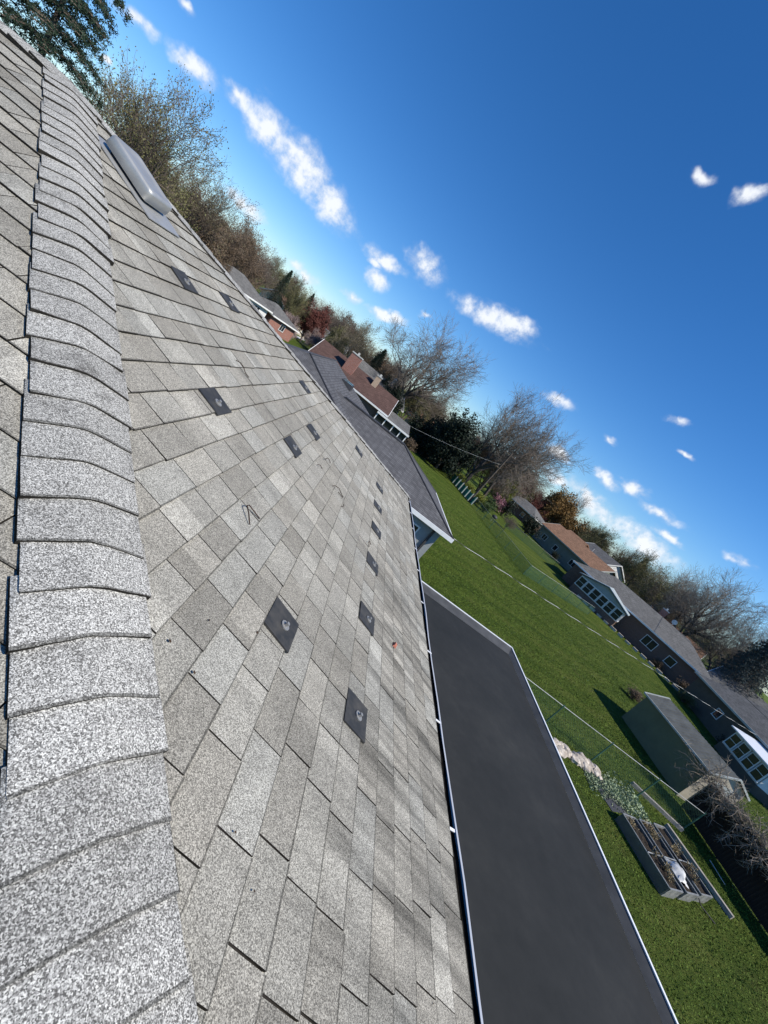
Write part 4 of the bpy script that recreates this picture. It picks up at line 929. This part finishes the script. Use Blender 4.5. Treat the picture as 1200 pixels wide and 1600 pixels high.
tree('bare_tree', 'bud_b', -25.5, 64.0, 11.2, 9.5, 'dark bare crowned tree above the long grey roof', 'brown_leaf')
tree('bare_tree', 'bare_a', -24.0, 70.0, 10.5, 8.5, 'leafless grey tree behind the dark crowned tree', 'brown_leaf')
tree('conifer', 'conifer', -24.8, 87.4, 10.2, 5.0, 'small pointed conifer among bare trees above the brick house', 'needles')
tree('bare_tree', 'bud_b', -20.9, 83.3, 9.2, 7.5, 'olive budding tree beside the small pointed conifer', 'olive_leaf')
tree('conifer', 'conifer', -22.9, 103.4, 10.0, 5.0, 'distant narrow conifer next to the red tree', 'needles')
tree('red_tree', 'full_a', -16.8, 89.5, 9.4, 8.5, 'rounded dark red tree in early leaf', 'red_leaf')
tree('blossom_tree', 'full_a', -13.5, 86.0, 4.6, 4.6, 'small pale pink blossom tree in front of the red tree', 'blossom_leaf')
tree('blossom_tree', 'full_a', -17.5, 77.0, 4.2, 4.6, 'greyish blossom tree behind the brick house', 'blossom_leaf')
tree('pale_tree', 'bud_a', -6.8, 80.9, 13.0, 10.0, 'pale twiggy tree with dense fine branches beyond the chimney', 'bud_leaf', twig='twig_pale', bark='bark_pale')
tree('bare_tree', 'full_a', -9.5, 84, 8.2, 7.5, 'olive undergrowth tree at the foot of the pale twiggy tree', 'olive_leaf')
tree('conifer', 'conifer', -1.0, 78.4, 10.0, 6.0, 'dark conifer beside the pale twiggy tree', 'needles')
tree('bare_tree', 'bud_b', 2.6, 96.5, 11.6, 9.0, 'brown budding tree in the gap left of the big bare tree', 'brown_leaf')
tree('conifer', 'full_b', 4.4, 72.0, 6.6, 6.5, 'low dark evergreen behind the white gable', 'dark_leaf')
tree('bare_tree', 'bare_a', 6.6, 75.0, 21.5, 18.5, 'big spreading bare tree behind the brown roofed house', 'bud_leaf', twig='twig_mid')
tree('bare_tree', 'bud_b', 9.5, 82.0, 9.5, 9.5, 'olive budding tree below the big spreading bare tree', 'olive_leaf')
tree('bare_tree', 'bud_a', 13.8, 90.0, 11.5, 10, 'bare olive tree between the two biggest bare trees', 'bud_leaf')
tree('conifer', 'conifer', 12.6, 68.5, 6.0, 3.4, 'dark clipped conifer beside the screened porch', 'dark_leaf')
tree('conifer', 'conifer', 13.9, 67.2, 5.6, 3.2, 'second clipped conifer next to the broad evergreen', 'dark_leaf')
tree('evergreen_tree', 'full_b', 17.2, 62.6, 10.0, 11.0, 'broad black green evergreen at the top of the lawn', 'dark_leaf')
tree('evergreen_tree', 'full_b', 14.2, 65.6, 7.2, 8.0, 'smaller dark evergreen joined to the broad evergreen', 'dark_leaf')
tree('bare_tree', 'bare_b', 23.6, 66.0, 23.5, 19, 'tallest bare tree with fine twigs behind the utility pole', 'bud_leaf', twig='twig_mid')
tree('bare_tree', 'bare_a', 28.6, 68.0, 20.5, 16.5, 'wide bare tree leaning away beside the tallest bare tree', 'bud_leaf', twig='twig_mid')
tree('bare_tree', 'bud_a', 24.8, 72.0, 11.0, 12.0, 'brown budding undergrowth below the tallest bare tree', 'brown_leaf')
tree('bare_tree', 'bud_b', 29.5, 76.0, 9.0, 9.0, 'grey brown thicket left of the yellow green tree', 'brown_leaf')
tree('bare_tree', 'bud_a', 38.7, 90.0, 14.2, 12.0, 'reddish brown bare tree behind the yellow green tree', 'red_leaf')
tree('yellow_tree', 'full_b', 37.5, 86.0, 8.2, 5.0, 'bright yellow green tree in fresh leaf', 'yellow_leaf')
tree('bare_tree', 'full_a', 48.5, 106.0, 11.8, 11.0, 'olive leafed tree behind the low grey roofed house', 'olive_leaf')
tree('blossom_tree', 'full_a', 54.0, 104.0, 8.6, 8.5, 'dull pink tree squeezed between olive and orange trees', 'red_leaf')
tree('orange_tree', 'full_b', 62.5, 106.0, 13.8, 15.0, 'large rounded orange brown tree in young leaf', 'orange_leaf')
tree('bare_tree', 'bare_b', 74.0, 124.0, 20.5, 15.0, 'bare pale tree standing up behind the orange tree', 'bud_leaf', twig='twig_pale')
# flowering shrubs and hedge by the teal fence
for (x, y, h, w, leaf, lab) in ((21.6, 63.5, 2.2, 3.2, 'yellow_leaf', 'yellow green shrub behind the first teal panels'), (23.2, 60.6, 2.0, 3.0, 'yellow_leaf', 'yellow green shrub behind the middle teal panels'), (24.6, 58.0, 2.1, 3.0, 'yellow_leaf', 'yellow green shrub just behind the utility pole'), (25.8, 56.0, 1.8, 2.8, 'green_leaf', 'mid green shrub next to the black kettle grill'), (28.4, 62.5, 2.4, 3.6, 'green_leaf', 'mid green bush at the end of the shrub row'),
        (31.5, 68.5, 3.2, 4.0, 'pink_leaf', 'bright pink flowering shrub'), (33.8, 69.0, 4.0, 4.2, 'dark_leaf', 'round dark shrub beside the pink one'), (41.2, 72.0, 4.2, 5.0, 'dark_leaf', 'big round black green bush before the split level house'), (49.3, 61.5, 2.2, 2.6, 'yellow_leaf', 'round lime green bush against the dark brick wall'), (46.0, 66.5, 1.8, 2.4, 'dark_leaf', 'dark shrub under the split level wall'), (10.6, 56.0, 2.0, 2.6, 'brown_leaf', 'rounded brown shrub beside the screened porch'), (52.0, 41.5, 1.2, 2.0, 'brown_leaf', 'brown shrub at the brick wall of the sunroom house')):
    tree('shrub', 'bush', x, y, h, w, lab, leaf, 'shrub')
tree('bare_shrub', 'bare_a', 29.8, 55.0, 2.6, 2.6, 'small leafless sapling on the lawn by the far fence', 'bud_leaf', 'shrub')
# right hand skyline
tree('bare_tree', 'bud_b', 72, 98.0, 13.4, 13.0, 'olive brown budding tree right of the white house', 'olive_leaf')
tree('bare_tree', 'bud_a', 80, 98.0, 15.0, 13.0, 'brown twiggy tree on the skyline beyond the white house', 'brown_leaf')
tree('bare_tree', 'bud_b', 78, 88.0, 15.0, 13.0, 'dense brown budding tree behind the sunroom house', 'olive_leaf')
tree('bare_tree', 'bud_b', 74, 74.0, 12.5, 11.5, 'yellowish budding tree left of the brick chimney', 'olive_leaf')
tree('bare_tree', 'bare_a', 82, 80.0, 18.5, 14.5, 'grey bare tree on the skyline above the sunroom roof', 'bud_leaf', twig='twig_pale')
tree('bare_tree', 'bare_b', 70, 65.0, 15.5, 12.5, 'dark gnarled bare tree just behind the grey roof', 'bud_leaf')
tree('bare_tree', 'bare_a', 68, 58.5, 19.5, 15.0, 'bare tree with pale twigs catching sun behind the slate walled house', 'bud_leaf', twig='twig_pale')
tree('bare_tree', 'bare_b', 71, 52.0, 18.5, 14, 'second sunlit bare tree towards the blue conifer', 'bud_leaf', twig='twig_pale')
tree('conifer', 'conifer', 64, 43.5, 15.0, 9.5, 'blue green conifer above the slate walled house', 'needles_blue')
tree('conifer', 'conifer', 69, 47.0, 15.5, 9.0, 'taller blue green conifer set behind the first', 'needles_blue')
DIST = {(k, l): f'distant {a} {b} tree in the wooded skyline beyond all the houses' for k, a in (('bud_', 'budding'), ('bare', 'leafless'), ('full', 'bushy')) for l, b in (('brown_leaf', 'brown'), ('olive_leaf', 'olive'), ('bud_leaf', 'straw coloured'))}
DIST.update({('bare', l): 'distant leafless grey brown tree in the wooded skyline beyond all the houses' for l in ('brown_leaf', 'olive_leaf', 'bud_leaf')})
rr = random.Random(21)
for i in range(46):
    az = R(-46+i*2.15+rr.uniform(-.8, .8)); d = rr.uniform(135, 210); key = rr.choice(('bud_a', 'bud_b', 'bare_a', 'full_a', 'bud_b')); lf = rr.choice(('brown_leaf', 'olive_leaf', 'bud_leaf', 'brown_leaf', 'olive_leaf'))
    tree('distant_tree', key, CAM[0]+math.sin(az)*d, CAM[1]+math.cos(az)*d, rr.uniform(9, 14.5), rr.uniform(12, 18), DIST[(key[:4], lf)], lf, group='trees of the wooded skyline')
# vine brush over the end of the board fence
def vine():
    e = empty('bare_vine', (26.2, 9.3, 0), 0, 'tangled bare vine sprawling over the end of the board fence', 'vine'); rg = np.random.default_rng(17); t = MB(); c = MB(); segs = []; tw = []; pts = []
    for i in range(110):
        p = np.array([rg.normal(0, .1), rg.uniform(-2.2, 2.4), rg.uniform(1.5, 2.0)]); d = norm(np.array([rg.normal(-.25, .6), rg.normal(0, .8), rg.uniform(.1, .8)])); r = rg.uniform(.012, .028)
        for k in range(7):
            q = p+d*rg.uniform(.14, .3); segs.append((p, q, r, r*.85)); r *= .85
            for _ in range(3):
                a = norm(d+rg.normal(0, .9, 3)); e2 = q+a*rg.uniform(.15, .45); tw.append((q, e2, .008, .004)); pts.append(e2)
            p = q; d = norm(d+rg.normal(0, .35, 3)+np.array([-.05, 0, -.16]))
    for y in (-1.6, .2, 1.5): segs.append((np.array([.1, y, 0]), np.array([0, y+.2, 1.0]), .045, .035)); segs.append((np.array([0, y+.2, 1.0]), np.array([.05, y, 2.0]), .035, .025))
    seg_mesh(segs[:-6], 6, c, 0); seg_mesh(tw, 3, c, 0); leaf_quads(c, pts, rg, 1, .018, .03, 1); c.build('twigs', ('twig_pale', 'olive_leaf'), e, kind='stuff')
    for k in range(3): t = MB(); seg_mesh(segs[-6+2*k:len(segs)-4+2*k], 6, t, 0); t.build('stem', 'bark_pale', e)
vine()
# pale mossy ground cover between the beds
def ground_cover():
    rg = np.random.default_rng(5); c = MB(); pts = []
    for i in range(1500):
        t = rg.uniform(0, 1); w = rg.normal(0, .28+.25*t); pts.append(np.array([17.7+t*3.6+w*.2, 8.35+t*.35+w, .01]))
    leaf_quads(c, pts, rg, 5, .045, .03, 0); tag(c.build('ground_cover', 'moss_leaf'), 'pale green creeping ground cover beside the raised beds', 'ground cover', kind='stuff')
ground_cover()
# turf: short blades standing out of the lawn, thinning with distance
def turf():
    rg = np.random.default_rng(31); n = 620000
    t = rg.uniform(0, 1, n)**1.6; y = -5+t*72; x = 7.95+rg.uniform(0, 1, n)**1.25*46
    dist = np.hypot(x-CAM[0], y-CAM[1]); ok = rg.uniform(0, 1, n) < np.clip((62-dist)/34, 0, 1)
    ok &= ~((x < 9.9) & (y > 13.5) & (y < 24))
    for bx, by in ((19.0, 6.1), (20.1, 6.4), (21.2, 6.75)):
        c, s_ = math.cos(R(14)), math.sin(R(14)); lx, ly = (x-bx)*c+(y-by)*s_, -(x-bx)*s_+(y-by)*c; ok &= ~((abs(lx) < .45) & (abs(ly) < 1.08))
    ok &= ~((abs(x-27.85) < 1.5) & (abs(y-14.4) < 2.4)) & ~((abs(x-18.7) < .7) & (abs(y-8.4) < .9))
    t = np.clip((dist-10)/50, 0, 1)
    x, y, t = x[ok], y[ok], t[ok]; n = len(x); P_ = np.stack([x, y, np.full(n, -.005)], 1)
    a = rg.uniform(0, 6.283, n); w = rg.uniform(.008, .021, n)*(1+2.4*t); h = rg.uniform(.018, .046, n)*(1+.3*t); lean = rg.normal(0, .035, (n, 2))
    d = np.stack([np.cos(a)*w, np.sin(a)*w, np.zeros(n)], 1); top = P_+np.stack([lean[:, 0], lean[:, 1], h], 1)
    V = np.stack([P_-d, P_+d, top], 1).reshape(-1, 3).astype(np.float32)
    me = bpy.data.meshes.new('grass'); me.vertices.add(3*n); me.vertices.foreach_set('co', V.ravel()); me.loops.add(3*n); me.loops.foreach_set('vertex_index', np.arange(3*n, dtype=np.int32))
    me.polygons.add(n); me.polygons.foreach_set('loop_start', np.arange(0, 3*n, 3, dtype=np.int32)); me.update(); me.validate(); me.materials.append(MATS['grass'])
    o = bpy.data.objects.new('grass', me); col.objects.link(o); tag(o, 'short rough grass over the back lawns', 'grass', kind='stuff')
turf()
# things on the far lawn
def kettle():
    e = empty('grill', (26.6, 53.2, 0), 0, 'black kettle grill on the far lawn beside the shrubs', 'grill')
    b = MB(); prof = [(0, .55), (.22, .6), (.33, .75), (.34, .82), (.32, .92), (.2, 1.05), (0, 1.1)]; n = 14
    for r_, z in prof: b.v += [(r_*1.3*math.cos(2*PI*k/n), r_*1.3*math.sin(2*PI*k/n), z) for k in range(n)]
    for i in range(len(prof)-1):
        for k in range(n): b.f.append((i*n+k, i*n+(k+1) % n, (i+1)*n+(k+1) % n, (i+1)*n+k)); b.m.append(0)
    b.build('bowl', 'dark_trim', e, smooth=True)
    for k in range(3): m = MB(); a = k*2.1; m.tube([(.2*math.cos(a), .2*math.sin(a), .62), (.4*math.cos(a), .4*math.sin(a), 0)], .02, 5); m.build('leg', 'galv', e)
kettle()

rr = random.Random(8)
for bx, by, lab in ((19.0, 6.1, 'withered straw coloured plant in the raised bed nearest the porch'), (20.1, 6.4, 'withered plant in the raised bed with the white sheet'), (21.2, 6.75, 'withered plant in the raised bed towards the board fence')):
    for k in range(4):
        a, b = rr.uniform(-.27, .27), rr.uniform(-.85, .85); c, s_ = math.cos(R(14)), math.sin(R(14))
        if by == 6.4 and b < .1: b = abs(b)+.15
        dry_plant(bx+a*c-b*s_, by+a*s_+b*c, .29, rr.uniform(.18, .38), lab, 'withered plants in the raised beds')
# planting and edging along the walls across the gardens
for (x, y, h, w, leaf, lab) in ((46.5, 46.3, 1.3, 2.2, 'dark_leaf', 'low dark shrub at the corner of the glazed sunroom'), (54.0, 38.6, 1.5, 2.4, 'brown_leaf', 'russet shrub under the two brick wall windows'), (49.0, 33.5, 1.4, 2.6, 'olive_leaf', 'olive shrub at the slate wall behind the shed'), (47.0, 26.0, 1.6, 2.4, 'dark_leaf', 'dark shrub beside the white roofed porch'), (44.3, 79.0, 1.8, 2.6, 'olive_leaf', 'olive shrub at the corner of the split level house'), (40.5, 96.0, 1.6, 3.0, 'brown_leaf', 'brown shrub by the low grey roofed house'), (31.0, 21.5, .9, 1.6, 'brown_leaf', 'small brown shrub on the grass behind the shed'), (29.9, 11.2, 1.7, 2.6, 'olive_leaf', 'thin olive shrub between the shed and the board fence')):
    tree('shrub', 'bush_b', x, y, h, w, lab, leaf, 'shrub')
rr = random.Random(15)
for i in range(16):
    t = i/15; m = MB(); m.box(-.42, .42, -.2, .2, 0, .28); o = m.build('edging_stone', 'rock'); o.location = (41.4+t*12.2, 47.6-t*11.4, 0); o.rotation_euler.z = R(-43)+rr.uniform(-.1, .1); o.scale = (rr.uniform(.8, 1.05), 1, rr.uniform(.7, 1.2))
    tag(o, 'pale kerb stone in the planting edge before the sunroom house', 'edging stone', 'stones edging the planting')
